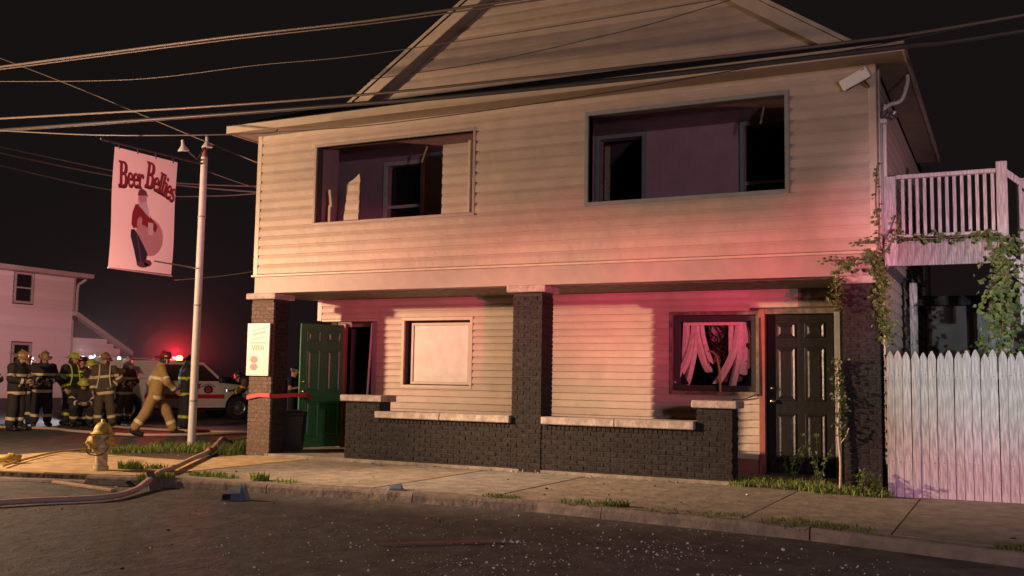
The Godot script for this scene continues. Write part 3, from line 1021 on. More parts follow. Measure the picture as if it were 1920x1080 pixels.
func interiors():
	# upstairs rooms seen through the two big openings
	var P = M.room_paint
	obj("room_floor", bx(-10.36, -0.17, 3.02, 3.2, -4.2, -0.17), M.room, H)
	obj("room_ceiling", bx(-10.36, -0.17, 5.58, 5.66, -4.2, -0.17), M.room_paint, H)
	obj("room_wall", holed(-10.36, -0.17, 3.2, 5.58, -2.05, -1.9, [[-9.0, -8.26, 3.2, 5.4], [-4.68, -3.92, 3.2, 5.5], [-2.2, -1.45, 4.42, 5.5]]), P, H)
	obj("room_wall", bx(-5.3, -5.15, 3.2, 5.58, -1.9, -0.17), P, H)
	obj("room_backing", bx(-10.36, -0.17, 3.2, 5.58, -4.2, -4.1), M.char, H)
	obj("room_return", bx(-9.35, -9.215, 3.2, 5.58, -0.62, -0.161), M.room_paint, H)
	var d1 := obj("inner_door_frame", ring(-9.08, -8.18, 3.2, 5.47, 0.075, -1.9, -1.85), M.trim_white, H)
	obj("cross_bar", bx(-9.0, -8.26, 4.58, 4.64, -1.95, -1.9, 0.004), M.trim_white, d1)
	obj("door_glass", bx(-9.0, -8.26, 3.3, 5.38, -2.03, -2.02), M.glass_dark, d1)
	var d2 := obj("inner_door_frame", ring(-4.75, -3.85, 3.2, 5.57, 0.07, -1.9, -1.84), M.trim_grey, H)
	obj("door_edge", bx(-4.62, -4.53, 3.2, 5.4, -1.98, -1.94, 0.004), M.plank_wood, d2)
	var d3 := obj("inner_window_frame", ring(-2.28, -1.38, 4.36, 5.57, 0.07, -1.9, -1.84), M.trim_grey, H)
	obj("cross_bar", bx(-2.2, -1.45, 4.55, 4.6, -1.95, -1.9, 0.004), M.trim_white, d3)
	obj("light_strip_trim", bx(-4.7, -4.28, 5.5, 5.57, -0.6, -0.55, 0.004), M.plank_wood, H)
	obj("inner_panel", bx(-8.1, -7.3, 3.2, 5.58, -1.895, -1.87, 0.003), M.trim_grey, H)
	# what is left of the siding inside the left opening
	var sid := [M.siding_0, M.siding_2, M.siding_1]
	for i in 4:
		var y := 4.06 + i * 0.165
		obj("torn_siding", plank_mesh(0.3 - 0.02 * i, 0.165), sid[i % 3], H, at(-8.5 + 0.012 * i, y, -0.07))
	var tip := Bld.new()
	tip.prism(PackedVector2Array([Vector2(-8.58, 4.72), Vector2(-8.34, 4.72), Vector2(-8.36, 4.86), Vector2(-8.47, 4.77)]), 0.01, at(0, 0, -0.07))
	obj("torn_siding", tip, sid[0], H)
	obj("stud", bx(-8.64, -8.36, 4.05, 4.7, -0.12, -0.085), M.sheathing, H)
	obj("remnant_backing", bx(-6.73, -6.24, 4.05, 5.23, -0.14, -0.12), M.sheathing, H)
	for i in 7:
		obj("torn_siding", plank_mesh(0.48, 0.165), sid[i % 3], H, at(-6.49, 4.06 + i * 0.165, -0.1))
	obj("remnant_trim", bx(-6.24, -6.2, 4.05, 5.24, -0.13, -0.05, 0.003), M.trim, H)
	for q in [[-8.98, 4.05, 0.3, 0.0], [-8.95, 4.32, 0.3, 0.12]]:
		obj("torn_siding", bx(-0.02, 0.02, 0, q[2], -0.01, 0.01), M.trim, H, at(q[0], q[1], -0.08, 0.3, 0, q[3]))
	for q in [[-7.35, 5.36, 0.3, -0.3], [-6.9, 5.38, 0.45, 0.1], [-1.6, 5.4, 0.25, -0.2]]:
		obj("hanging_lath", bx(-0.014, 0.014, -q[2], 0, -0.008, 0.008), M.siding_sooty, H, at(q[0], q[1], -0.4 - 0.2 * rng.randf(), 0.3, 0, q[3]))
	for q in [-9.6, -5.6, -0.5]:
		obj("stud", bx(q, q + 0.08, 3.2, 5.58, -1.0, -0.9, 0.004), M.room, H)
	# the burnt room behind the right hand window
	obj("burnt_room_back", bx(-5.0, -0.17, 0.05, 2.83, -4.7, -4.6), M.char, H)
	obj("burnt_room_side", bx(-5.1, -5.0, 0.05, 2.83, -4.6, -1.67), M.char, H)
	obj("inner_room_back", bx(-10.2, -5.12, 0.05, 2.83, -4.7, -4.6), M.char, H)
	var wr := Bld.new()
	for i in 46:
		var p := Vector3(rng.randf_range(-2.8, -2.15), rng.randf_range(1.8, 2.32), rng.randf_range(-1.85, -1.72))
		var pts := []
		for k in 6:
			pts.append(p)
			p += Vector3(rng.randf_range(-0.11, 0.11), rng.randf_range(-0.13, 0.06), rng.randf_range(-0.05, 0.05))
			p.z = clampf(p.z, -1.9, -1.7)
		wr.tube(smooth_path(pts, 4), rng.randf_range(0.005, 0.014), 5)
	tag(obj("tangled_wires", wr, M.char, H), "", "", "", "stuff")
	var rub := Bld.new()
	for i in 14:
		var s := rng.randf_range(0.05, 0.14)
		rub.box(Vector3(-s, -s * 0.6, -s * 0.5), Vector3(s, s * 0.6, s * 0.5), 0.01, Transform3D(Basis.from_euler(Vector3(rng.randf() * 3, rng.randf() * 3, rng.randf() * 3)), Vector3(rng.randf_range(-2.7, -2.25), rng.randf_range(1.45, 1.85), -1.95 + rng.randf_range(-0.1, 0.1))))
	tag(obj("burnt_rubble", rub, M.stem, H), "", "", "", "stuff")
	var scp := Bld.new()
	scp.prism(PackedVector2Array([Vector2(-2.82, 2.32), Vector2(-2.78, 2.1), Vector2(-2.7, 2.02), Vector2(-2.62, 2.05), Vector2(-2.57, 2.12), Vector2(-2.53, 1.98), Vector2(-2.47, 1.72), Vector2(-2.36, 1.6), Vector2(-2.2, 1.78), Vector2(-2.12, 2.32)]), 0.01, at(0, 0, -1.96))
	obj("scorched_curtain", scp, M.trim_pink, H)
	var bl := root("vertical_blind", Vector3(-2.6, 2.33, -1.68))
	tag(bl, "torn vertical blind hanging in the burnt out window", "blind")
	obj("blind_rail", bx(-0.55, 0.55, -0.03, 0.02, -0.03, 0.03, 0.004), M.blind, bl)
	for s in [[-0.5, 0.62, 0.0, 0.4], [-0.37, 0.93, -0.2, 0.3], [-0.33, 0.99, -0.13, -0.3], [-0.33, 0.78, 0.16, 0.3], [-0.24, 0.62, 0.13, -0.5], [0.24, 0.5, 0.0, 0.5], [0.33, 0.93, -0.22, 0.3], [0.37, 0.99, -0.12, -0.3], [0.44, 0.8, -0.02, 0.4], [0.5, 0.7, 0.02, -0.3]]:
		var st := Bld.new()
		var n := 7
		for i in n:
			var a := float(i) / n
			var c := float(i + 1) / n
			var fa := func(f: float, e: float) -> Vector3:
				return Vector3(e * (0.05 + 0.02 * f) + s[2] * f * f * s[1] * 1.6, -f * s[1], 0.03 * sin(f * 3.0 + s[0] * 20.0) + (0.02 if e == 0.0 else -0.015))
			for q in [[-1.0, 0.0], [0.0, 1.0]]:
				var A: Vector3 = fa.call(a, q[0]); var B: Vector3 = fa.call(a, q[1]); var C: Vector3 = fa.call(c, q[1]); var D: Vector3 = fa.call(c, q[0])
				if i == n - 1:
					C.y += 0.05 * (rng.randf() - 0.5); D.y += 0.05 * (rng.randf() - 0.5)
				st.quad(D, C, B, A)
				st.quad(A + Vector3(0, 0, -0.002), B + Vector3(0, 0, -0.002), C + Vector3(0, 0, -0.002), D + Vector3(0, 0, -0.002))
		obj("blind_slat", st, M.blind, bl, at(s[0], 0, 0, s[3]))
	var by := Bld.new()
	by.tube(smooth_path([Vector3(-2.72, 1.9, -1.6), Vector3(-2.6, 1.84, -1.55), Vector3(-2.51, 1.6, -1.45), Vector3(-2.49, 1.26, -1.42)], 5), [0.014, 0.014, 0.014, 0.014, 0.015, 0.015, 0.016, 0.017, 0.018, 0.02, 0.02, 0.02, 0.02, 0.021, 0.021, 0.021], 6)
	tag(obj("bent_strip", by, M.burnt_strip), "bent yellow strip hanging out of the burnt window sill", "strip")
	var cb := Bld.new()
	cb.tube(smooth_path([Vector3(-2.3, 1.15, -1.45), Vector3(-2.1, 1.17, -1.44), Vector3(-1.95, 1.24, -1.43), Vector3(-1.9, 1.34, -1.44), Vector3(-1.9, 2.4, -1.45)], 5), 0.01, 6)
	tag(obj("drooping_cable", cb, M.wire), "thin cable drooping between burnt window and black door", "cable")


# ---------------------------------------------------------------- deck, fence, buildings behind
func deck():
	var D := root("deck", Vector3(0.04, 0, -0.3))
	tag(D, "weathered white raised deck with a baluster railing right of the tavern", "deck")
	obj("rim_board", bx(0.05, 1.36, 2.99, 3.29, -0.05, 0.0, 0.004), M.wood_worn, D)
	obj("rim_board", bx(1.36, 1.4, 2.99, 3.29, -2.6, -0.13, 0.004), M.wood_worn, D)
	for i in 17:
		obj("deck_board", bx(0.02, 1.42, 3.292, 3.325, -0.16 - i * 0.145, -0.022 - i * 0.145, 0.004), M.wood_worn, D)
	obj("post", bx(0.0, 0.15, 2.99, 4.2, -0.1, 0.03, 0.006), M.wood_white, D)
	obj("post", bx(1.365, 1.495, 2.99, 4.3, -0.12, 0.03, 0.008), M.wood_white, D)
	obj("support_post", bx(1.37, 1.48, -0.03, 2.988, -0.12, -0.01, 0.006), M.wood_worn, D)
	obj("support_post", bx(0.1, 0.21, -0.03, 2.988, -2.5, -2.39, 0.006), M.wood_worn, D)
	obj("support_post", bx(1.2, 1.31, -0.03, 2.988, -2.5, -2.39, 0.006), M.wood_worn, D)
	obj("top_rail", bx(0.152, 1.363, 4.16, 4.215, -0.08, 0.012, 0.006), M.wood_white, D)
	obj("bottom_rail", bx(0.152, 1.363, 3.37, 3.41, -0.07, -0.01, 0.005), M.wood_white, D)
	for i in 13:
		var x := 0.215 + i * 0.0905
		obj("baluster", bx(x, x + 0.042, 3.412, 4.158, -0.06, -0.02, 0.004), M.wood_white, D, at(0, 0, rng.randf_range(-0.003, 0.003)))
	# side railing and the stair that goes down behind
	obj("top_rail", bx(1.40, 1.46, 4.16, 4.215, -2.6, -0.122, 0.006), M.wood_white, D)
	for i in 14:
		obj("baluster", bx(1.41, 1.45, 3.33, 4.158, -0.32 - i * 0.16, -0.28 - i * 0.16, 0.004), M.wood_white, D)
	obj("stair_post", bx(1.6, 1.72, 2.2, 4.1, -0.3, -0.18, 0.006), M.wood_white, D)
	var st := Bld.new()
	st.hull8([Vector3(1.5, 2.85, -0.12), Vector3(3.6, 0.9, -0.12), Vector3(3.6, 0.9, -0.08), Vector3(1.5, 2.85, -0.08), Vector3(1.5, 3.12, -0.12), Vector3(3.6, 1.17, -0.12), Vector3(3.6, 1.17, -0.08), Vector3(1.5, 3.12, -0.08)])
	obj("stair_stringer", st, M.wood_white, D)
	var hr := Bld.new()
	hr.hull8([Vector3(1.497, 4.1, -0.1), Vector3(3.6, 2.2, -0.1), Vector3(3.6, 2.2, -0.04), Vector3(1.497, 4.1, -0.04), Vector3(1.497, 4.2, -0.1), Vector3(3.6, 2.3, -0.1), Vector3(3.6, 2.3, -0.04), Vector3(1.497, 4.2, -0.04)])
	obj("stair_rail", hr, M.wood_white, D)
	for i in 8:
		var x := 1.62 + i * 0.2
		obj("baluster", bx(x, x + 0.04, 3.02 - i * 0.186, 4.04 - i * 0.186, -0.09, -0.05, 0.004), M.wood_white, D)
	for i in 8:
		obj("stair_tread", bx(1.5 + i * 0.25, 1.8 + i * 0.25, 2.98 - i * 0.235, 3.02 - i * 0.235, -1.1, -0.125, 0.004), M.wood_worn, D)


func fence():
	var F := root("picket_fence", Vector3(0.06, 0, 0.05))
	tag(F, "white wooden picket fence with close pointed boards", "fence")
	for y in [0.4, 1.5]:
		obj("rail", bx(0.0, 2.9, y, y + 0.09, -0.06, -0.022, 0.004), M.wood_worn, F)
	obj("fence_post", bx(0.02, 0.12, -0.05, 1.75, -0.165, -0.062, 0.005), M.wood_worn, F)
	obj("fence_post", bx(2.4, 2.5, -0.05, 1.75, -0.165, -0.062, 0.005), M.wood_worn, F)
	var m := []
	for i in 3:
		var b := Bld.new()
		var w := 0.047
		var h := 1.93 + 0.02 * (i - 1)
		b.prism(PackedVector2Array([Vector2(-w, 0), Vector2(w, 0), Vector2(w, h - 0.1), Vector2(w * 0.72, h - 0.05), Vector2(0.008, h), Vector2(-0.008, h), Vector2(-w * 0.72, h - 0.05), Vector2(-w, h - 0.1)]), 0.02)
		m.append(b.mesh())
	var nl := Bld.new()
	for i in 56:
		nl.ball(Vector3(0.055 + (i / 2) * 0.1005 + rng.randf_range(-0.02, 0.02), [0.44, 1.54][i % 2] + rng.randf_range(-0.015, 0.015), 0.002), Vector3(0.006, 0.006, 0.003), 6, 4)
	tag(obj("nail_heads", nl, M.trim_red, F), "", "", "", "stuff")
	for i in 28:
		var x := 0.055 + i * 0.1005
		obj("picket", m[rng.randi() % 3], M["picket_%d" % (rng.randi() % 3)], F, at(x, -0.09 + rng.randf_range(-0.01, 0.01), rng.randf_range(-0.004, 0.004) - 0.02, rng.randf_range(-0.03, 0.03), 0, rng.randf_range(-0.004, 0.004)))


func far_house():
	# the pale house across the side street; its face looks along +x
	var xf := Transform3D(Basis(Vector3.UP, PI / 2), Vector3(-35, 0, 0))  # local x = -z of the world, local z = +x
	var F := root("far_house")
	F.transform = xf
	tag(F, "pale clapboard house with a lean-to across the side street", "building")
	# local x: left end 6 (z -6) ... right corner 16.6 (z -16.6), lean-to down to 19.2
	obj("wall", bx(4.0, 16.55, -0.15, 5.5, -6.0, -0.02), M.sheathing, F)
	var wm := [M.far_siding, M.far_siding_b]
	planks(F, Transform3D.IDENTITY, 4.0, 16.5, 0.3, 5.48, 0.2, [[13.55, 14.55, 4.15, 5.5], [13.62, 14.62, 1.4, 2.62]], wm, "siding_plank", 14.0)
	obj("corner_post", bx(16.5, 16.6, 0.0, 5.5, -0.1, 0.03), M.wood_white, F)
	for r in 13:
		var y := 0.3 + r * 0.2
		var xe := 16.62 + 2.6 * clampf((3.75 - y - 0.1) / 1.35, 0.0, 1.0)
		if xe > 16.8:
			obj("siding_plank", plank_mesh(snappedf(xe - 16.62, 0.01), 0.2), wm[r % 2], F, at((xe + 16.62) / 2, y, 0))
	var ln := Bld.new()
	ln.prism(PackedVector2Array([Vector2(16.55, -0.15), Vector2(19.2, -0.15), Vector2(19.2, 2.45), Vector2(16.55, 3.85)]), 4.0, at(0, 0, -4.03))
	obj("lean_to_wall", ln, M.sheathing, F)
	var lr := Bld.new()
	lr.hull8([Vector3(16.5, 3.85, -4), Vector3(19.75, 2.2, -4), Vector3(19.75, 2.2, 0.3), Vector3(16.5, 3.85, 0.3), Vector3(16.5, 4.05, -4), Vector3(19.75, 2.4, -4), Vector3(19.75, 2.4, 0.3), Vector3(16.5, 4.05, 0.3)])
	obj("lean_to_roof", lr, M.wood_white, F)
	obj("eave_fascia", bx(3.6, 17.1, 5.5, 5.68, -0.02, 0.55), M.wood_white, F)
	var rf := Bld.new()
	rf.hull8([Vector3(3.6, 5.68, -6), Vector3(17.1, 5.68, -6), Vector3(17.1, 5.68, 0.6), Vector3(3.6, 5.68, 0.6), Vector3(4.5, 5.9, -6), Vector3(16.0, 5.9, -6), Vector3(16.8, 5.72, 0.4), Vector3(3.8, 5.72, 0.4)])
	obj("roof", rf, M.shingle, F)
	for w in [[13.6, 14.5, 4.2, 5.48], [13.67, 14.57, 1.45, 2.57]]:
		var fr := obj("window", ring(w[0], w[1], w[2], w[3], 0.09, -0.03, 0.05), M.wood_white, F)
		obj("sash_bar", bx(w[0] + 0.09, w[1] - 0.09, (w[2] + w[3]) / 2 - 0.03, (w[2] + w[3]) / 2 + 0.03, -0.02, 0.03), M.wood_white, fr)
		obj("pane", bx(w[0] + 0.09, w[1] - 0.09, w[2] + 0.09, w[3] - 0.09, -0.018, -0.01), M.glass_dark, fr)
	var dp := Bld.new()
	dp.tube(smooth_path([Vector3(16.9, 5.45, 0.3), Vector3(16.75, 5.3, 0.2), Vector3(16.66, 5.1, 0.1), Vector3(16.66, 3.95, 0.1)], 4), 0.06, 8)
	obj("downpipe", dp, M.wood_white, F)
	var jb := Bld.new()
	jb.ball(Vector3(16.6, 3.75, 0.1), Vector3(0.12, 0.12, 0.1))
	obj("wall_lamp", jb, M.iron_dark, F)


func shed():
	var S := root("shed", Vector3(0.3, 0, -3.8))
	tag(S, "grey plank shed in the dark yard behind the deck", "shed")
	obj("wall", bx(0.0, 4.2, -0.05, 2.7, -2.5, -0.02), M.sheathing, S)
	for i in 12:
		obj("shed_plank", plank_mesh(3.4, 0.2), M.wood_worn, S, at(2.4, 0.2 + i * 0.2, 0))
	obj("roof", bx(-0.2, 4.4, 2.7, 2.85, -2.7, 0.25, 0.01), M.shingle, S)


# ---------------------------------------------------------------- street things
func letter(parent: Node, ch: String, size: float, depth: float, m, xf: Transform3D, font := "Droid Serif", bold := true, called := "letter"):
	var t := TextMesh.new()
	var f := SystemFont.new()
	f.font_names = PackedStringArray([font])
	f.font_weight = 700 if bold else 400
	t.font = f
	t.font_size = 64
	t.pixel_size = size / 64.0
	t.depth = depth
	t.curve_step = 2.0
	t.text = ch
	return obj(called, t, m, parent, xf)


func ellipse(cx: float, cy: float, rx: float, ry: float, n := 20, a0 := 0.0, a1 := TAU) -> PackedVector2Array:
	var p := PackedVector2Array()
	for i in n:
		var a := lerpf(a0, a1, float(i) / (n if a1 - a0 > 6.2 else n - 1))
		p.append(Vector2(cx + cos(a) * rx, cy + sin(a) * ry))
	return p


func poly(pts: Array) -> PackedVector2Array:
	var p := PackedVector2Array()
	for q in pts:
		p.append(Vector2(q[0], q[1]))
	return p


func street_things():
	# ---- banner pole
	var P := root("banner_pole", Vector3(-12.28, 0, -0.47))
	tag(P, "tall white pole with two small spot lamps above the hanging banner", "pole")
	var shaft := Bld.new()
	shaft.lathe([[0.075, -0.1], [0.072, 2.0], [0.068, 4.0], [0.064, 5.56], [0.0, 5.565]], 18)
	obj("shaft", shaft, M.pole_paint, P)
	var fit := Bld.new()
	fit.lathe([[0.05, 5.566], [0.055, 5.6], [0.04, 5.68], [0.05, 5.72], [0.0, 5.74]], 12)
	obj("finial", fit, M.trim_red, P)
	var arm := Bld.new()
	arm.tube([Vector3(0, 5.42, 0.07), Vector3(0, 5.37, 2.45)], 0.02, 8)
	obj("banner_arm", arm, M.iron_dark, P)
	var arm2 := Bld.new()
	arm2.tube([Vector3(0.0, 3.4, 0.07), Vector3(0.0, 3.42, 1.12)], 0.014, 8)
	obj("banner_arm", arm2, M.steel, P)
	var br := Bld.new()
	br.tube(smooth_path([Vector3(0.0, 5.5, 0.06), Vector3(0.05, 5.45, 0.2), Vector3(0.06, 5.52, 0.35), Vector3(0.06, 5.62, 0.62)], 4), 0.016, 6)
	br.tube(smooth_path([Vector3(0.05, 5.47, 0.22), Vector3(0.08, 5.62, 0.16), Vector3(0.09, 5.78, 0.05)], 4), 0.016, 6)
	obj("lamp_bracket", br, M.iron_dark, P)
	for q in [[Vector3(0.06, 5.63, 0.62), 0.5], [Vector3(0.09, 5.82, 0.04), 0.25]]:
		var l := Bld.new()
		l.lathe([[0.025, 0.12], [0.03, 0.04], [0.05, 0.0], [0.105, -0.07], [0.108, -0.085], [0.09, -0.08], [0.0, -0.05]].map(func(e): return e), 14)
		# the profile above runs from top to bottom: turn it round
		var l2 := Bld.new()
		l2.lathe([[0.0, -0.06], [0.095, -0.085], [0.108, -0.085], [0.105, -0.07], [0.05, 0.0], [0.03, 0.04], [0.028, 0.12], [0.0, 0.125]], 14)
		obj("spot_lamp", l2, M.pole_paint, P, Transform3D(Basis(Vector3.RIGHT, q[1] * 0.4), q[0]))
	for y in [0.9, 2.7, 4.4]:
		var b := Bld.new()
		b.lathe([[0.077, y - 0.015], [0.08, y], [0.077, y + 0.015]], 16)
		obj("pole_band", b, M.trim_grey, P)
	# ---- banner: hangs from the pole's arm, faces +x; its own axes: x to the right (-z), y up, z towards +x
	var B := root("banner", Vector3(-12.28, 3.2, 1.68))
	B.basis = Basis(Vector3.UP, PI / 2)
	tag(B, "white cloth banner with dark red lettering and a pot-bellied man hanging from the pole", "banner")
	var cl := Bld.new()
	var W := 1.46
	var Ht := 2.1
	var f := func(u: float, v: float) -> Vector3:
		return Vector3(u * W + 0.012 * sin(v * 7.0), v * Ht + 0.02 * u, 0.018 * sin(u * 5.0 + v * 2.0) * (1.0 - v))
	var nu := 12
	var nv := 16
	for i in nu:
		for j in nv:
			var a: Vector3 = f.call(float(i) / nu, float(j) / nv); var b: Vector3 = f.call(float(i + 1) / nu, float(j) / nv)
			var c: Vector3 = f.call(float(i + 1) / nu, float(j + 1) / nv); var d: Vector3 = f.call(float(i) / nu, float(j + 1) / nv)
			cl.quad(a, b, c, d)
	obj("cloth", cl, M.banner, B)
	for i in 4:
		var tie := Bld.new()
		tie.tube([Vector3(0.1 + i * 0.42, 2.08, 0.0), Vector3(0.1 + i * 0.42, 2.2, -0.005)], 0.012, 6)
		obj("tie", tie, M.print_dark, B)
	obj("hem_rod", bx(0.0, W, -0.02, 0.0, -0.01, 0.01), M.banner, B)
	var z := 0.024
	# lettering in an arch
	var txt := [["B", 0.19, 1.44, 0.64, 0.04], ["e", 0.355, 1.47, 0.46, 0.06], ["e", 0.475, 1.48, 0.46, 0.05], ["r", 0.59, 1.49, 0.46, 0.03], ["B", 0.80, 1.53, 0.66, -0.08], ["e", 0.955, 1.50, 0.46, -0.18], ["l", 1.05, 1.48, 0.5, -0.22], ["l", 1.115, 1.465, 0.5, -0.25], ["i", 1.18, 1.445, 0.46, -0.28], ["e", 1.265, 1.41, 0.46, -0.3], ["s", 1.37, 1.37, 0.46, -0.34]]
	for t in txt:
		var xf := Transform3D(Basis(Vector3.BACK, t[4]), Vector3(t[1], t[2] + t[3] * 0.33, z)) * Transform3D(Basis.from_scale(Vector3(0.56 if t[0] != "B" else 0.5, 1, 1)), Vector3.ZERO)
		letter(B, t[0], t[3] * 1.06, 0.004, M.print_dark, xf * at(0.03, -0.016, 0))
		letter(B, t[0], t[3], 0.004, M.print_red, xf * at(0, 0, 0.006))
	# the printed pot-bellied man: flat pieces of colour
	var pr := func(called: String, pts: PackedVector2Array, m, layer: int):
		var b := Bld.new()
		b.prism(pts, 0.003)
		obj(called, b, m, B, at(0, -0.09, z + layer * 0.0035))
	pr.call("print_belly", ellipse(0.86, 0.72, 0.32, 0.34, 28), M.print_skin, 0)
	pr.call("print_legs", poly([[0.43, 0.80], [0.50, 0.82], [0.62, 0.70], [0.83, 0.42], [0.80, 0.25], [0.66, 0.24], [0.6, 0.22], [0.52, 0.45], [0.43, 0.68]]), M.print_blue, 1)
	pr.call("print_stripe", poly([[0.555, 0.74], [0.585, 0.72], [0.70, 0.25], [0.675, 0.25]]), M.print_brown, 2)
	pr.call("print_shoes", ellipse(0.72, 0.21, 0.13, 0.055, 16), M.print_brown, 3)
	pr.call("print_shoes", ellipse(0.84, 0.25, 0.09, 0.06, 16), M.print_brown, 3)
	pr.call("print_shirt", poly([[0.43, 0.90], [0.44, 1.10], [0.50, 1.26], [0.60, 1.28], [0.84, 1.10], [1.03, 0.94], [0.99, 0.82], [0.88, 0.90], [0.80, 0.88], [0.72, 0.92], [0.60, 0.86], [0.48, 0.83]]), M.print_red, 2)
	pr.call("print_arm", poly([[0.56, 1.0], [0.62, 1.06], [0.66, 1.02], [0.66, 0.92], [0.86, 0.86], [0.88, 0.80], [0.62, 0.82], [0.55, 0.88]]), M.print_skin, 3)
	pr.call("print_mug", poly([[0.80, 0.98], [0.92, 0.98], [0.92, 0.76], [0.81, 0.76]]), M.print_white, 4)
	pr.call("print_face", ellipse(0.65, 1.36, 0.10, 0.13, 18), M.print_skin, 3)
	pr.call("print_beard", poly([[0.55, 1.36], [0.62, 1.30], [0.72, 1.34], [0.78, 1.26], [0.84, 1.06], [0.74, 1.12], [0.64, 1.20], [0.57, 1.24]]), M.print_white, 4)
	pr.call("print_cap", poly([[0.53, 1.42], [0.55, 1.52], [0.63, 1.56], [0.71, 1.53], [0.77, 1.43], [0.70, 1.45], [0.60, 1.43]]), M.print_brown, 5)
	# ---- the small sign on the left pillar
	var S := root("wall_sign", Vector3(-10.585, 1.39, 0.02))
	tag(S, "faded white sign with small print and red spots on the left pillar", "sign")
	obj("sign_board", bx(0, 0.5, 0, 0.92, 0.0, 0.025, 0.004), M.sign_white, S)
	for q in [[0.12, 0.70, 0.30, 0.035, 0.2], [0.10, 0.77, 0.30, 0.02, 0.2], [0.13, 0.63, 0.26, 0.02, 0.15]]:
		obj("print_line", bx(0, q[2], 0, q[3], 0, 0.002), M.sign_faded, S, at(q[0], q[1], 0.0255, 0, 0, q[4]))
	obj("print_line", bx(0.07, 0.43, 0.565, 0.59, 0, 0.002), M.sign_faded, S, at(0, 0, 0.0255))
	letter(S, "VISA", 0.13, 0.002, M.sign_faded, at(0.25, 0.49, 0.027), "Droid Sans")
	for y in [0.285, 0.155]:
		var b := Bld.new()
		b.prism(ellipse(0.17, y, 0.085, 0.062), 0.002)
		obj("print_spot", b, M.sign_pink, S, at(0, 0, 0.0255))
	# ---- barrier tape
	var tp := Bld.new()
	var pts := [Vector3(-10.56, 1.02, 0.03), Vector3(-10.3, 1.05, 0.035), Vector3(-10.05, 1.07, 0.03), Vector3(-10.02, 1.07, -0.1), Vector3(-10.0, 1.06, -0.5), Vector3(-9.98, 1.05, -0.9), Vector3(-10.1, 1.02, -1.22)]
	for o in [[0.0, 0.022], [-0.035, 0.014]]:
		for i in pts.size() - 1:
			var a: Vector3 = pts[i] + Vector3(0, o[0] + 0.02 * sin(i * 1.7), 0); var b: Vector3 = pts[i + 1] + Vector3(0, o[0] + 0.02 * sin((i + 1) * 1.7), 0)
			var nrm := (b - a).cross(Vector3.UP).normalized() * 0.0015
			tp.hull8([a - Vector3(0, o[1], 0) - nrm, b - Vector3(0, o[1], 0) - nrm, b - Vector3(0, o[1], 0) + nrm, a - Vector3(0, o[1], 0) + nrm, a + Vector3(0, o[1], 0) - nrm, b + Vector3(0, o[1], 0) - nrm, b + Vector3(0, o[1], 0) + nrm, a + Vector3(0, o[1], 0) + nrm])
	tag(obj("barrier_tape", tp, M.tape_red), "red barrier tape stretched from the left pillar to the green door", "tape")
	# ---- litter bin in the doorway
	var bin := root("litter_bin", Vector3(-10.2, 0.05, -0.86), 0.5)
	tag(bin, "black square litter bin beside the green door", "litter bin")
	var bb := Bld.new()
	bb.hull8([Vector3(-0.15, 0, -0.15), Vector3(0.15, 0, -0.15), Vector3(0.15, 0, 0.15), Vector3(-0.15, 0, 0.15), Vector3(-0.19, 0.62, -0.19), Vector3(0.19, 0.62, -0.19), Vector3(0.19, 0.62, 0.19), Vector3(-0.19, 0.62, 0.19)])
	obj("body", bb, M.bin, bin)
	obj("bin_lid", bx(-0.205, 0.205, 0.622, 0.70, -0.205, 0.205, 0.02), M.bin, bin)
	obj("bin_flap", bx(-0.12, 0.12, 0.702, 0.73, -0.12, 0.12, 0.01), M.iron_dark, bin)
	hydrant()
	hoses()
	# ---- plank along the kerb, debris and rod on the road
	tag(obj("timber_plank", bx(-0.75, 0.75, 0, 0.035, -0.045, 0.045, 0.006), M.plank_wood, self, at(-9.6, -0.128, 4.25, -0.2, 0.0, 0.0)), "long pale timber plank lying along the kerb near the hydrant", "plank")
	var db := root("plastic_debris", Vector3(-7.05, -0.13, 4.2), 0.5)
	tag(db, "crumpled blue-grey plastic piece lying on the road by the kerb", "debris")
	var d := Bld.new()
	d.hull8([Vector3(-0.13, 0, -0.1), Vector3(0.16, 0, -0.08), Vector3(0.12, 0, 0.09), Vector3(-0.14, 0, 0.08), Vector3(-0.05, 0.13, -0.06), Vector3(0.08, 0.17, -0.05), Vector3(0.09, 0.09, 0.06), Vector3(-0.09, 0.08, 0.05)])
	d.hull8([Vector3(0.05, 0, -0.09), Vector3(0.2, 0, -0.06), Vector3(0.17, 0, 0.02), Vector3(0.06, 0, 0.02), Vector3(0.08, 0.19, -0.07), Vector3(0.12, 0.2, -0.06), Vector3(0.12, 0.14, 0.0), Vector3(0.08, 0.14, 0.0)])
	obj("shell", d, M.blue_plastic, db)
	obj("dark_opening", bx(-0.12, -0.02, 0.015, 0.085, 0.06, 0.102, 0.01), M.char, db)
	var d2 := Bld.new()
	d2.hull8([Vector3(-0.12, 0, -0.06), Vector3(0.1, 0, -0.08), Vector3(0.13, 0, 0.05), Vector3(-0.09, 0, 0.06), Vector3(-0.08, 0.05, -0.02), Vector3(0.07, 0.09, -0.03), Vector3(0.08, 0.03, 0.03), Vector3(-0.05, 0.03, 0.03)])
	tag(obj("plastic_scrap", d2, M.blue_plastic, self, at(-5.42, -0.01, 3.1, 0.4)), "small blue-green plastic scrap on the kerb by the pale slab", "debris")
	var rod := Bld.new()
	rod.tube([Vector3(-3.66, -0.108, 6.04), Vector3(-3.2, -0.106, 5.63), Vector3(-2.81, -0.11, 5.29)], 0.014, 8)
	tag(obj("rusty_rod", rod, M.rust_rod), "thin rusty rod lying on the road among broken glass", "rod")
	var rag := Bld.new()
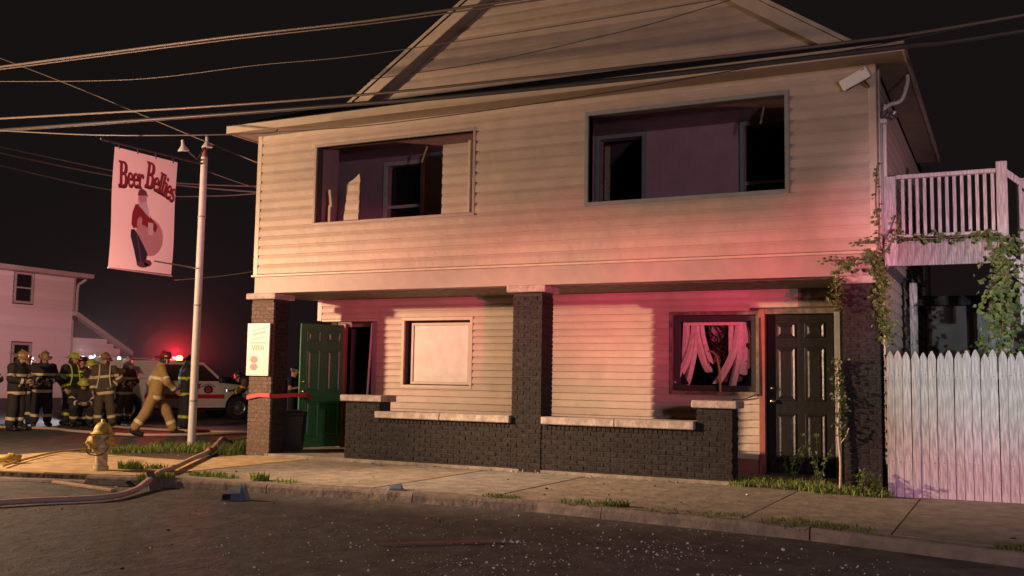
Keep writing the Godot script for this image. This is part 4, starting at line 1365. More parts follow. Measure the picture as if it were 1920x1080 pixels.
	rag.hull8([Vector3(-0.3, 0, -0.06), Vector3(0.32, 0, -0.05), Vector3(0.3, 0, 0.06), Vector3(-0.26, 0, 0.07), Vector3(-0.2, 0.05, -0.03), Vector3(0.22, 0.07, -0.02), Vector3(0.2, 0.05, 0.03), Vector3(-0.2, 0.03, 0.03)])
	tag(obj("charred_scrap", rag, M.char, self, at(-9.45, -0.12, 3.86, 0.1)), "charred dark scrap in the gutter below the hydrant", "debris")
	# ---- lamps fixed to the house
	var fl := root("security_light", Vector3(-0.24, 5.47, 0.16))
	tag(fl, "white box shaped security light on the upper right corner of the house", "light")
	fl.basis = Basis(Vector3.BACK, 0.36) * Basis(Vector3.UP, -0.25) * Basis(Vector3.RIGHT, 0.35)
	obj("housing", bx(-0.2, 0.2, -0.075, 0.075, -0.05, 0.06, 0.012), M.lamp_case, fl)
	obj("lens", bx(-0.17, 0.17, -0.09, -0.076, -0.035, 0.045, 0.004), M.glass_dark, fl)
	obj("vent", bx(0.12, 0.17, 0.055, 0.066, 0.061, 0.066), M.iron_dark, fl)
	var mt := Bld.new()
	mt.tube([Vector3(0.06, -0.08, -0.02), Vector3(0.07, -0.16, -0.06), Vector3(0.07, -0.2, -0.13)], 0.025, 8)
	obj("bracket", mt, M.brass, fl)
	var tw := root("twin_spotlight", Vector3(0.1, 4.98, -0.3))
	tag(tw, "small twin spotlight on the side wall above the deck", "light")
	obj("base_plate", bx(-0.1, 0.0, -0.05, 0.05, -0.05, 0.05, 0.01), M.trim_white, tw)
	for s in [-1.0, 1.0]:
		var b := Bld.new()
		b.lathe([[0.03, 0.0], [0.035, 0.03], [0.06, 0.1], [0.062, 0.12], [0.05, 0.118], [0.0, 0.09]], 12, Transform3D(Basis(Vector3.RIGHT, 1.2) * Basis(Vector3.BACK, s * 0.5), Vector3(0.04, 0.02, 0.03 * s)))
		obj("spot_head", b, M.steel, tw)
	# ---- the tripod floodlight that lights the scene, just beyond the left edge of the picture
	var T := root("tripod_floodlight", LAMP_AT - Vector3(0, LAMP_AT.y + 0.13, 0))
	tag(T, "tall tripod floodlight standing in the street left of the hydrant", "floodlight")
	var mast := Bld.new()
	mast.tube([Vector3(-0.1, 0.35, 0), Vector3(-0.1, 3.6, 0)], 0.03, 10)
	obj("mast", mast, M.steel, T)
	for i in 3:
		var a := TAU * i / 3.0
		var lg := Bld.new()
		lg.tube([Vector3(-0.1, 1.1, 0), Vector3(-0.1 + cos(a) * 0.7, 0.02, sin(a) * 0.7)], 0.018, 8)
		obj("leg", lg, M.steel, T)
	T.position += Vector3(-0.25, 0, 0.12)
	var head := Node3D.new()
	head.name = "lamp_head"
	T.add_child(head)
	head.position = Vector3(0.0, 3.86, 0.0)
	head.basis = Basis.looking_at(Vector3(8.0, -1.45, -6.0), Vector3.UP)
	obj("housing", bx(-0.24, 0.24, -0.16, 0.16, -0.02, 0.14, 0.015), M.iron_dark, head)
	obj("lamp_glass", bx(-0.2, 0.2, -0.12, 0.12, -0.03, -0.021), M.lamp_warm, head)


func hydrant():
	var h := root("fire_hydrant", Vector3(-10.25, 0.0, 3.40), 0.25)
	tag(h, "yellow fire hydrant with a chained cap on the corner pavement", "hydrant")
	var b := Bld.new()
	b.lathe([[0.10, 0.0], [0.105, 0.0], [0.105, 0.06], [0.085, 0.075], [0.085, 0.24], [0.10, 0.26], [0.13, 0.27], [0.13, 0.30], [0.118, 0.32], [0.118, 0.50], [0.125, 0.515]], 20)
	obj("barrel", b, M.hydrant_pale, h)
	for i in 8:
		var bo := Bld.new()
		var a := TAU * i / 8
		bo.lathe([[0.014, 0.0], [0.014, 0.02], [0.0, 0.022]], 6, at(cos(a) * 0.118, 0.30, sin(a) * 0.118))
		obj("bolt", bo, M.hydrant, h)
	var cap := Bld.new()
	cap.lathe([[0.0, 0.512], [0.165, 0.515], [0.168, 0.535], [0.13, 0.55], [0.125, 0.58], [0.112, 0.62], [0.085, 0.66], [0.05, 0.685], [0.03, 0.69], [0.03, 0.73], [0.0, 0.732]], 20)
	obj("bonnet", cap, M.hydrant, h)
	for q in [[Vector3(-0.42, 0, 0.9), 0.082, 0.40], [Vector3(0.95, 0, 0.3), 0.055, 0.43], [Vector3(-0.95, 0, -0.4), 0.055, 0.43]]:
		var d: Vector3 = q[0].normalized()
		var r: float = q[1]
		var side := Vector3.UP.cross(d).normalized()
		var xf := Transform3D(Basis(side, d, side.cross(d)), Vector3(0, q[2], 0))
		var nz := Bld.new()
		nz.lathe([[r * 0.9, 0.05], [r * 0.9, 0.13], [r * 1.12, 0.135], [r * 1.12, 0.15]], 18, xf)
		var no := obj("nozzle", nz, M.hydrant_pale, h)
		var cp := Bld.new()
		cp.lathe([[r * 1.12, 0.15], [r * 1.2, 0.155], [r * 1.2, 0.185], [r * 1.05, 0.195], [r * 0.4, 0.21], [r * 0.3, 0.212], [r * 0.3, 0.245], [0.0, 0.247]], 18, xf)
		obj("nozzle_cap", cp, M.hydrant, no)
	var ch := Bld.new()
	var path := smooth_path([Vector3(-0.1, 0.36, 0.2), Vector3(-0.1, 0.26, 0.19), Vector3(0.0, 0.225, 0.16), Vector3(0.1, 0.24, 0.13), Vector3(0.15, 0.32, 0.08), Vector3(0.17, 0.42, 0.06)], 8)
	for i in path.size() - 1:
		ch.tube([path[i], path[i].lerp(path[i + 1], 0.85)], 0.0085, 5)
	tag(obj("chain", ch, M.iron_dark, h), "", "", "", "stuff")


func tube_thing(called: String, label: String, group: String, cat: String, pts: Array, r: float, m, flat := 0.75):
	var b := Bld.new()
	b.tube(smooth_path(pts, 7), r, 10, true, flat)
	return tag(obj(called, b, m), label, cat, group)


func hoses():
	tube_thing("fire_hose", "thick pinkish fire hose curving over the kerb onto the road", "fire hoses", "hose", [Vector3(-8.6, -0.08, 12.5), Vector3(-9.2, -0.08, 8.2), Vector3(-8.72, -0.08, 6.1), Vector3(-8.22, -0.08, 5.15), Vector3(-8.42, -0.075, 4.5), Vector3(-8.72, -0.03, 4.0), Vector3(-8.95, 0.055, 3.55), Vector3(-9.3, 0.055, 2.95), Vector3(-10.1, 0.055, 1.8), Vector3(-11.2, 0.055, 0.2), Vector3(-12.1, 0.11, -1.0), Vector3(-13.0, 0.1, -2.1), Vector3(-14.0, -0.06, -3.4), Vector3(-14.5, -0.07, -4.6), Vector3(-14.4, -0.07, -6.2), Vector3(-13.4, -0.07, -9.0)], 0.047, M.hose)
	var hc := Bld.new()
	hc.lathe([[0.0, -0.13], [0.052, -0.1], [0.055, -0.03], [0.066, -0.025], [0.066, 0.02], [0.055, 0.03], [0.052, 0.1], [0.0, 0.13]], 14, Transform3D(Basis(Quaternion(Vector3.UP, Vector3(-1.1, 0.0, -1.6).normalized())), Vector3(-11.2, 0.055, 0.2)))
	tag(obj("hose_coupling", hc, M.trim_red), "dark red coupling joining the thick hose near the pillar", "coupling")
	tube_thing("fire_hose", "pale fire hose across the side street in front of the firefighters", "fire hoses", "hose", [Vector3(-26.0, -0.09, -2.6), Vector3(-21.76, -0.09, -4.47), Vector3(-19.8, -0.09, -4.15), Vector3(-17.8, -0.09, -4.0), Vector3(-16.9, -0.09, -4.6), Vector3(-16.5, -0.09, -5.7), Vector3(-16.3, -0.09, -7.0), Vector3(-15.5, -0.09, -9.6)], 0.05, M.hose_pale)
	tube_thing("fire_hose", "second pale fire hose behind the walking firefighter's feet", "fire hoses", "hose", [Vector3(-22.4, -0.09, -6.9), Vector3(-20.6, -0.09, -6.3), Vector3(-19.0, -0.09, -6.1), Vector3(-17.6, -0.09, -6.3), Vector3(-16.7, -0.09, -6.6), Vector3(-15.4, -0.09, -7.6), Vector3(-14.6, -0.09, -10.6)], 0.05, M.hose_pale)
	tube_thing("garden_hose", "thin yellow hose snaking over the corner pavement at left", "fire hoses", "hose", [Vector3(-11.6, 0.03, 3.95), Vector3(-11.93, 0.03, 3.55), Vector3(-12.5, 0.03, 2.8), Vector3(-13.2, 0.03, 1.7), Vector3(-13.25, 0.03, 0.9), Vector3(-13.05, 0.03, 0.2), Vector3(-12.9, 0.03, -0.3)], 0.017, M.hose_yellow, 1.0)
	var cp := root("hose_coupling", Vector3(-12.2, 0.07, 3.4), 0.9)
	tag(cp, "yellow brass hose coupling on the pavement at the left edge", "coupling")
	var b := Bld.new()
	b.lathe([[0.0, -0.16], [0.06, -0.16], [0.065, -0.05], [0.085, -0.045], [0.085, 0.03], [0.065, 0.04], [0.06, 0.16], [0.0, 0.16]], 14, Transform3D(Basis(Vector3.BACK, PI / 2), Vector3.ZERO))
	obj("body", b, M.hydrant, cp)
	for s in [-1.0, 1.0]:
		obj("lug", bx(-0.02, 0.02, 0.08, 0.115, -0.02, 0.02, 0.005), M.hydrant, cp, at(0, 0, 0, 0, s * 1.0))
	var bk := Bld.new()
	bk.hull8([Vector3(-0.02, 0, -0.07), Vector3(0.02, 0, -0.07), Vector3(0.02, 0, 0.07), Vector3(-0.02, 0, 0.07), Vector3(-0.3, 0.2, -0.05), Vector3(-0.26, 0.22, -0.05), Vector3(-0.26, 0.22, 0.05), Vector3(-0.3, 0.2, 0.05)])
	tag(obj("hose_ramp", bk, M.rim, self, at(-8.62, -0.128, 3.95, -0.5)), "short metal bracket holding the thick hose at the kerb edge", "bracket")


func wires():
	var W := [
		["power_cable", "thick double power cable, the highest over the house", 0.022, "wire_bare", [[-16.2, 7.22, 1.5], [-10.3, 7.0, 1.5], [-5.85, 6.8, 1.5], [0.5, 6.75, 1.5], [9.0, 7.1, 1.5]]],
		["power_cable", "thin dark cable just below the highest double cable", 0.007, "wire_bare", [[-16.2, 6.92, 1.7], [-12.24, 6.53, 1.5], [-9.36, 6.42, 1.5], [-6.48, 6.3, 1.5], [0.0, 6.35, 1.5], [9.0, 6.7, 1.5]]],
		["power_cable", "pale cable passing low over the gable to the far right", 0.02, "wire_bare", [[-16.2, 6.22, 1.5], [-10.47, 5.85, 1.5], [-7.04, 5.68, 1.5], [-4.35, 5.61, 1.5], [-2.06, 5.56, 1.5], [-0.14, 5.53, 1.5], [1.75, 5.58, 1.5], [9.0, 6.0, 1.5]]],
		["power_cable", "thick bundled cable running along the eave of the tavern", 0.034, "wire", [[-16.2, 5.98, 1.5], [-12.71, 5.81, 1.5], [-9.88, 5.67, 1.5], [-7.63, 5.57, 1.5], [-5.63, 5.48, 1.5], [-2.42, 5.41, 1.5], [0.46, 5.39, 1.5], [1.75, 5.4, 1.5], [9.0, 5.7, 1.5]]],
		["power_cable", "cable sagging from the left edge to the tavern's eave corner", 0.012, "wire_bare", [[-16.2, 6.03, 1.5], [-12.69, 5.58, 1.5], [-9.9, 5.5, 0.8], [-9.7, 5.62, 0.5]]],
		["service_wire", "thin service wire crossing the front just under the eave", 0.007, "wire", [[-9.9, 5.32, 1.5], [-7.61, 5.21, 1.5], [-6.08, 5.2, 1.5], [-3.55, 5.25, 1.5], [-1.29, 5.37, 1.5], [0.46, 5.47, 1.5], [4.0, 5.8, 1.5]]],
		["service_wire", "thin wire rising steeply across the gable siding", 0.006, "wire", [[-7.6, 6.17, 0.8], [-5.59, 6.18, 0.8], [-3.84, 6.3, 0.8], [-2.26, 6.48, 0.8], [2.0, 7.2, 0.8]]],
		["guy_wire", "long diagonal wire from upper left down to the tavern corner", 0.012, "wire_bare", [[-19.5, 8.75, 0.0], [-15.7, 7.3, 0.0], [-12.16, 5.86, 0.0], [-10.55, 5.21, -0.05]]],
		["distant_wire", "topmost of the faint wires behind the banner", 0.035, "wire_far", [[-50.0, 14.1, -20.0], [-37.0, 11.09, -20.0], [-32.81, 10.19, -20.0], [-26.0, 9.5, -20.0]]],
		["distant_wire", "middle one of the faint wires behind the banner", 0.04, "wire_far", [[-50.0, 13.8, -20.0], [-36.98, 10.83, -20.0], [-28.04, 9.43, -20.0], [-24.0, 9.2, -20.0]]],
		["distant_wire", "lowest of the faint wires behind the banner", 0.03, "wire_far", [[-50.0, 13.2, -20.0], [-36.93, 10.13, -20.0], [-29.87, 9.39, -20.0], [-24.0, 9.5, -20.0]]],
		["distant_wire", "short faint wire low between the pole and the tavern", 0.012, "wire_bare", [[-18.5, 3.9, -6.0], [-17.2, 3.94, -6.0], [-15.5, 4.08, -6.0], [-13.0, 4.5, -6.0]]],
		["lamp_wire", "slack wire behind the pole top leading to the tavern", 0.008, "wire_bare", [[-12.25, 5.3, -0.5], [-11.6, 5.05, -1.0], [-10.9, 4.9, -1.6], [-10.4, 4.95, -2.2]]],
	]
	for w in W:
		var pts := []
		for p in w[4]:
			pts.append(Vector3(p[0], p[1], p[2]))
		var b := Bld.new()
		b.tube(smooth_path(pts, 8), w[2], 6)
		if w[1].begins_with("thick double"):
			var q := []
			for p in pts:
				q.append(p + Vector3(0, -0.06, 0.02))
			b.tube(smooth_path(q, 8), 0.012, 6)
		tag(obj(w[0], b, M[w[3]]), w[1], "cable", "overhead cables")


# ---------------------------------------------------------------- vehicles
func wheel(parent: Node, c: Vector3, r: float, w: float):
	var xf := Transform3D(Basis(Vector3.RIGHT, PI / 2), c)
	var t := Bld.new()
	t.lathe([[r * 0.62, -w / 2], [r * 0.93, -w / 2], [r, -w * 0.36], [r, w * 0.36], [r * 0.93, w / 2], [r * 0.62, w / 2]], 24, xf)
	var o := obj("wheel", t, M.rubber, parent)
	var m := Bld.new()
	m.lathe([[0.0, -w * 0.4], [r * 0.63, -w * 0.4], [r * 0.63, w * 0.46], [r * 0.56, w * 0.47], [r * 0.5, w * 0.3], [r * 0.22, w * 0.34], [r * 0.18, w * 0.46], [0.0, w * 0.47]], 20, xf)
	obj("rim", m, M.rim, o)
	for i in 8:
		var a := TAU * i / 8
		obj("rim_slot", bx(r * 0.3, r * 0.46, -0.02, 0.02, w * 0.31, w * 0.36), M.trim_black, o, Transform3D(Basis(Vector3.BACK, a), c))


func pickup():
	# own axes: x forward from the rear axle, y up, z to the side that faces the camera
	var hx := Vector3(0.383, 0, -0.924)
	var V := root("pickup_truck")
	V.transform = Transform3D(Basis(hx, Vector3.UP, hx.cross(Vector3.UP)), Vector3(-23.65, -0.13, -9.4) - hx.cross(Vector3.UP) * 0.98)
	tag(V, "white fire department pickup with a red stripe, topper and red roof beacon", "pickup truck")
	var wb := 3.79
	var arch := func(cx: float) -> Array:
		var a := []
		for i in 11:
			var t := PI - PI * i / 10.0
			a.append([cx + cos(t) * 0.5, 0.42 + sin(t) * 0.5])
		return a
	var pf := [[-1.3, 0.55], [-1.32, 0.62], [-1.28, 1.22], [1.0, 1.22], [1.02, 1.24], [3.2, 1.24], [3.4, 1.22], [4.55, 1.12], [4.72, 1.0], [4.76, 0.6], [4.7, 0.42], [4.3, 0.42]]
	var low: Array = arch.call(wb)
	low.reverse()
	for q in low: pf.append(q)
	pf.append([0.55, 0.42])
	low = arch.call(0.0)
	low.reverse()
	for q in low: pf.append(q)
	pf.append([-0.6, 0.5])
	var body := Bld.new()
	body.prism(poly(pf), 1.92, at(0, 0, -0.96))
	obj("body", body, M.paint_white, V)
	obj("underbody", bx(-1.1, 4.5, 0.32, 0.6, -0.8, 0.8), M.trim_black, V)
	var cabm := Bld.new()
	cabm.hull8([Vector3(1.06, 1.242, -0.93), Vector3(3.3, 1.242, -0.93), Vector3(3.3, 1.242, 0.93), Vector3(1.06, 1.242, 0.93), Vector3(1.16, 1.93, -0.74), Vector3(2.55, 1.93, -0.74), Vector3(2.55, 1.93, 0.74), Vector3(1.16, 1.93, 0.74)])
	obj("cab", cabm, M.paint_white, V)
	var top := Bld.new()
	top.hull8([Vector3(-1.25, 1.222, -0.93), Vector3(1.0, 1.222, -0.93), Vector3(1.0, 1.222, 0.93), Vector3(-1.25, 1.222, 0.93), Vector3(-1.1, 1.92, -0.8), Vector3(1.0, 1.95, -0.8), Vector3(1.0, 1.95, 0.8), Vector3(-1.1, 1.92, 0.8)])
	var topper := obj("topper", top, M.paint_white, V)
	# the windows lie on the sloping sides
	var pane := func(x0: float, x1: float, x2: float, x3: float, y0: float, y1: float, parent: Node):
		var zb := func(y: float) -> float: return 0.93 - (y - 1.242) / 0.688 * 0.19
		var b := Bld.new()
		b.hull8([Vector3(x0, y0, zb.call(y0) - 0.02), Vector3(x1, y0, zb.call(y0) - 0.02), Vector3(x1, y0, zb.call(y0) + 0.008), Vector3(x0, y0, zb.call(y0) + 0.008), Vector3(x3, y1, zb.call(y1) - 0.02), Vector3(x2, y1, zb.call(y1) - 0.02), Vector3(x2, y1, zb.call(y1) + 0.008), Vector3(x3, y1, zb.call(y1) + 0.008)])
		obj("side_window", b, M.glass_dark, parent)
	pane.call(1.22, 2.08, 2.02, 1.27, 1.3, 1.84, V)
	pane.call(2.14, 3.1, 2.52, 2.08, 1.3, 1.84, V)
	pane.call(-1.0, -0.05, -0.05, -0.92, 1.36, 1.78, topper)
	pane.call(0.05, 0.9, 0.9, 0.05, 1.36, 1.78, topper)
	var ws := Bld.new()
	ws.hull8([Vector3(3.27, 1.27, -0.8), Vector3(3.32, 1.27, -0.8), Vector3(3.32, 1.27, 0.8), Vector3(3.27, 1.27, 0.8), Vector3(2.58, 1.88, -0.68), Vector3(2.63, 1.88, -0.68), Vector3(2.63, 1.88, 0.68), Vector3(2.58, 1.88, 0.68)])
	obj("windscreen", ws, M.glass_dark, V)
	for d in [[1.1, 2.08], [2.12, 3.24]]:
		var dr := obj("door", bx(d[0], d[1], 0.56, 1.235, 0.962, 0.972, 0.004), M.paint_white, V)
		obj("door_handle", bx(d[0] + 0.06, d[0] + 0.24, 1.06, 1.1, 0.972, 1.0, 0.006), M.trim_black, dr)
	obj("red_stripe", bx(-1.2, -0.52, 0.72, 0.86, 0.962, 0.968), M.paint_red, V)
	obj("red_stripe", bx(0.52, 1.095, 0.72, 0.86, 0.962, 0.968), M.paint_red, V)
	obj("red_stripe", bx(1.105, 3.235, 0.72, 0.86, 0.974, 0.978), M.paint_red, V)
	var em := Bld.new()
	em.prism(poly([[2.52, 0.93], [2.66, 0.88], [2.80, 0.93], [2.83, 1.05], [2.76, 1.14], [2.66, 1.17], [2.56, 1.14], [2.49, 1.05]]), 0.003, at(0, 0, 0.978))
	obj("door_emblem", em, M.paint_navy, V)
	var em2 := Bld.new()
	em2.prism(poly([[2.58, 0.96], [2.66, 0.93], [2.74, 0.96], [2.75, 1.05], [2.66, 1.10], [2.57, 1.05]]), 0.003, at(0, 0, 0.982))
	obj("door_emblem", em2, M.paint_red, V)
	for i in 9:
		var a := lerpf(2.5, 0.64, i / 8.0)
		obj("emblem_letter", bx(-0.016, 0.016, 0.0, 0.045, 0.0, 0.003), M.paint_navy, V, Transform3D(Basis(Vector3.BACK, a - PI / 2), Vector3(2.66 + cos(a) * 0.24, 0.98 + sin(a) * 0.2, 0.979)))
	for s in [-1.0, 1.0]:
		obj("mirror", bx(3.0, 3.16, 1.26, 1.46, 0.96 if s > 0 else -1.18, 1.18 if s > 0 else -0.96, 0.03), M.trim_black, V)
		obj("headlight", bx(4.6, 4.755, 0.82, 1.0, 0.6 if s > 0 else -0.94, 0.94 if s > 0 else -0.6, 0.02), M.glass_dark, V)
		wheel(V, Vector3(0, 0.4, 0.84 * s), 0.4, 0.27)
		wheel(V, Vector3(wb, 0.4, 0.84 * s), 0.4, 0.27)
	obj("bumper", bx(4.7, 4.86, 0.4, 0.66, -0.95, 0.95, 0.04), M.rim, V)
	obj("bumper", bx(-1.46, -1.32, 0.45, 0.66, -0.9, 0.9, 0.03), M.rim, V)
	for y in [1.99, 2.04]:
		obj("roof_rail", bx(-1.0, 0.9, y, y + 0.03, 0.62, 0.66, 0.006), M.rim, topper)
	# roof beacon and the two small lights on the topper
	var lb := obj("light_bar", bx(1.7, 1.95, 1.935, 1.99, -0.6, 0.6, 0.01), M.trim_black, V)
	obj("red_lamp", bx(1.71, 1.94, 1.992, 2.1, -0.58, 0.25, 0.03), M.lamp_red, lb)
	var bc := Bld.new()
	bc.ball(Vector3(1.83, 2.05, 0.45), Vector3(0.11, 0.09, 0.11))
	obj("amber_lamp", bc, M.lamp_amber, lb)
	light_omni("beacon_light", V.transform * Vector3(1.83, 2.2, 0.1), Color(1.0, 0.1, 0.2), 26.0, 0.1)
	for q in [Vector3(-1.05, 2.0, 0.5), Vector3(-0.2, 2.0, 0.55)]:
		var b := Bld.new()
		b.ball(q, Vector3(0.06, 0.05, 0.06), 10, 6)
		obj("white_lamp", b, M.lamp_white, V)
	light_omni("topper_light", V.transform * Vector3(-1.25, 2.2, 0.2), Color(0.95, 0.92, 0.96), 19.0, 0.12)


func smoke():
	# thin smoke drifting round the pickup, red in its beacon
	var o := root("smoke", V_BEACON)
	tag(o, "thin smoke round the pickup's roof beacon, lit red", "smoke", "", "stuff")
	for r in [0.9, 1.2, 1.6, 2.0, 2.5, 3.1, 3.8, 4.7, 5.8]:
		var f := FogVolume.new()
		f.name = numbered(o, "puff")
		f.shape = RenderingServer.FOG_VOLUME_SHAPE_ELLIPSOID
		f.size = Vector3(r * 2.0, r * 1.5, r * 1.9)
		f.position = Vector3(rng.randf_range(-0.2, 0.2) * r, r * 0.25, rng.randf_range(-0.2, 0.2) * r)
		var fm := FogMaterial.new()
		fm.density = 0.0055 * pow(r, -1.7)
		fm.albedo = Color(0.8, 0.8, 0.8)
		f.material = fm
		o.add_child(f)


const V_BEACON := Vector3(-23.4, 1.95, -11.0)


func fire_engine():
	# stands beside the camera, outside the picture: its lamps throw the red light on the front
	var E := root("fire_engine", ENGINE)
	tag(E, "red fire engine in the street right of the picture with its roof bar lit", "fire engine")
	var cab := Bld.new()
	cab.prism(poly([[-1.5, 0.5], [-1.5, 1.3], [-1.35, 2.35], [1.0, 2.4], [1.0, 0.5]]), 2.3, at(0, 0, -1.15))
	obj("cab", cab, M.paint_red, E)
	obj("body", bx(1.1, 6.0, 0.6, 2.7, -1.2, 1.2, 0.04), M.paint_red, E)
	obj("chassis", bx(-1.3, 6.0, 0.35, 0.6, -0.9, 0.9), M.trim_black, E)
	obj("bumper", bx(-1.8, -1.5, 0.45, 0.8, -1.15, 1.15, 0.04), M.rim, E)
	var ws := Bld.new()
	ws.hull8([Vector3(-1.53, 1.4, -1.0), Vector3(-1.47, 1.4, -1.0), Vector3(-1.47, 1.4, 1.0), Vector3(-1.53, 1.4, 1.0), Vector3(-1.41, 2.2, -1.0), Vector3(-1.35, 2.2, -1.0), Vector3(-1.35, 2.2, 1.0), Vector3(-1.41, 2.2, 1.0)])
	obj("windscreen", ws, M.glass_dark, E)
	for s in [-1.0, 1.0]:
		obj("side_window", bx(-1.1, -0.3, 1.45, 2.15, 1.14 if s > 0 else -1.16, 1.16 if s > 0 else -1.14), M.glass_dark, E)
		obj("white_stripe", bx(-1.4, 0.99, 1.05, 1.2, 1.151 if s > 0 else -1.157, 1.157 if s > 0 else -1.151), M.paint_white, E)
		wheel(E, Vector3(-0.4, 0.5, 1.0 * s), 0.5, 0.3)
		wheel(E, Vector3(4.2, 0.5, 1.0 * s), 0.5, 0.3)
	var lb := obj("light_bar", bx(-1.25, -0.95, 2.42, 2.5, -1.0, 1.0, 0.01), M.trim_black, E)
	for i in 5:
		obj("red_lamp", bx(-1.25, -0.95, 2.502, 2.62, -0.85 + i * 0.35, -0.55 + i * 0.35, 0.02), M.lamp_red, lb)
	obj("red_lamp", bx(-1.53, -1.505, 0.85, 0.97, -0.75, -0.45, 0.01), M.lamp_red, E)
	obj("white_lamp", bx(-1.53, -1.505, 1.1, 1.22, 0.45, 0.75, 0.01), M.lamp_white, E)
	obj("work_lamp", bx(-1.3, -1.2, 2.55, 2.75, 0.92, 1.12, 0.01), M.lamp_white, E)


# ---------------------------------------------------------------- people
func sdf(caps: Array, cell: float, k := 0.03) -> Bld:
	# caps: [from, to, radius at from, radius at to]; meshed as surface nets
	var lo := Vector3.INF
	var hi := -Vector3.INF
	for c in caps:
		for e in 2:
			var r: Vector3 = Vector3.ONE * (c[2 + e] + k + 2.0 * cell)
			lo = lo.min(c[e] - r)
			hi = hi.max(c[e] + r)
	var nx := int(ceil((hi.x - lo.x) / cell)) + 1
	var ny := int(ceil((hi.y - lo.y) / cell)) + 1
	var nz := int(ceil((hi.z - lo.z) / cell)) + 1
	var F := PackedFloat32Array()
	F.resize(nx * ny * nz)
	F.fill(10.0)
	for c in caps:
		var a: Vector3 = c[0]
		var b: Vector3 = c[1]
		var ra: float = c[2]
		var rb: float = c[3]
		var ba := b - a
		var l2 := maxf(ba.length_squared(), 1e-9)
		var m := maxf(ra, rb) + k + 2.0 * cell
		var p0 := (a.min(b) - Vector3.ONE * m - lo) / cell
		var p1 := (a.max(b) + Vector3.ONE * m - lo) / cell
		for iz in range(maxi(int(p0.z), 0), mini(int(p1.z) + 1, nz)):
			for iy in range(maxi(int(p0.y), 0), mini(int(p1.y) + 1, ny)):
				var base := (iz * ny + iy) * nx
				for ix in range(maxi(int(p0.x), 0), mini(int(p1.x) + 1, nx)):
					var pa := Vector3(lo.x + ix * cell - a.x, lo.y + iy * cell - a.y, lo.z + iz * cell - a.z)
					var t := clampf(pa.dot(ba) / l2, 0.0, 1.0)
					var d := (pa - ba * t).length() - (ra + (rb - ra) * t)
					var o := F[base + ix]
					var h := k - absf(o - d)
					if h > 0.0:
						F[base + ix] = minf(o, d) - h * h / (4.0 * k)
					elif d < o:
						F[base + ix] = d
	var idx := {}
	var V := PackedVector3Array()
	var sx := 1
	var sy := nx
	var sz := nx * ny
	for iz in nz - 1:
		for iy in ny - 1:
			var base := (iz * ny + iy) * nx
			for ix in nx - 1:
				var q := base + ix
				var f := [F[q], F[q + sx], F[q + sy], F[q + sx + sy], F[q + sz], F[q + sz + sx], F[q + sz + sy], F[q + sz + sx + sy]]
				var neg := 0
				for e in f:
					if e < 0.0: neg += 1
				if neg == 0 or neg == 8:
					continue
				var s := Vector3.ZERO
				var cnt := 0
				for ed in [[0, 1], [2, 3], [4, 5], [6, 7], [0, 2], [1, 3], [4, 6], [5, 7], [0, 4], [1, 5], [2, 6], [3, 7]]:
					var fa: float = f[ed[0]]
					var fb: float = f[ed[1]]
					if (fa < 0.0) != (fb < 0.0):
						var t := fa / (fa - fb)
						var A := Vector3(ed[0] & 1, (ed[0] >> 1) & 1, ed[0] >> 2)
						var B := Vector3(ed[1] & 1, (ed[1] >> 1) & 1, ed[1] >> 2)
						s += A.lerp(B, t)
						cnt += 1
				idx[q] = V.size()
				V.append(lo + (Vector3(ix, iy, iz) + s / cnt) * cell)
	var N := PackedVector3Array()
	N.resize(V.size())
	var quads := []
	for q in idx:
		var fq := F[q]
		for ax in 3:
			var st: int = [sx, sy, sz][ax]
			var o1: int = [sy, sz, sx][ax]
			var o2: int = [sz, sx, sy][ax]
			var fn := F[q + st]
			if (fq < 0.0) == (fn < 0.0):
				continue
			if not (idx.has(q - o1) and idx.has(q - o2) and idx.has(q - o1 - o2)):
				continue
			var w := [idx[q], idx[q - o1], idx[q - o1 - o2], idx[q - o2]]
			if fq >= 0.0:
				w.reverse()
			quads.append(w)
			var nn := (V[w[1]] - V[w[0]]).cross(V[w[2]] - V[w[0]]) + (V[w[2]] - V[w[0]]).cross(V[w[3]] - V[w[0]])
			for e in w:
				N[e] += nn
	for i in N.size():
		N[i] = N[i].normalized()
	var out := Bld.new()
	# the winding above is settled by comparing one normal with the field's slope
	for w in quads:
		out.trin(V[w[0]], V[w[1]], V[w[2]], N[w[0]], N[w[1]], N[w[2]])
		out.trin(V[w[0]], V[w[2]], V[w[3]], N[w[0]], N[w[2]], N[w[3]])
	# make sure the normals point out: sum of (vertex - centre) . normal
	var c0 := (lo + hi) * 0.5
	var sgn := 0.0
	for i in V.size():
		sgn += (V[i] - c0).dot(N[i])
	if sgn < 0.0:
		for i in range(0, out.v.size(), 3):
			var t := out.v[i + 1]; out.v[i + 1] = out.v[i + 2]; out.v[i + 2] = t
		for i in out.n.size():
			out.n[i] = -out.n[i]
	return out


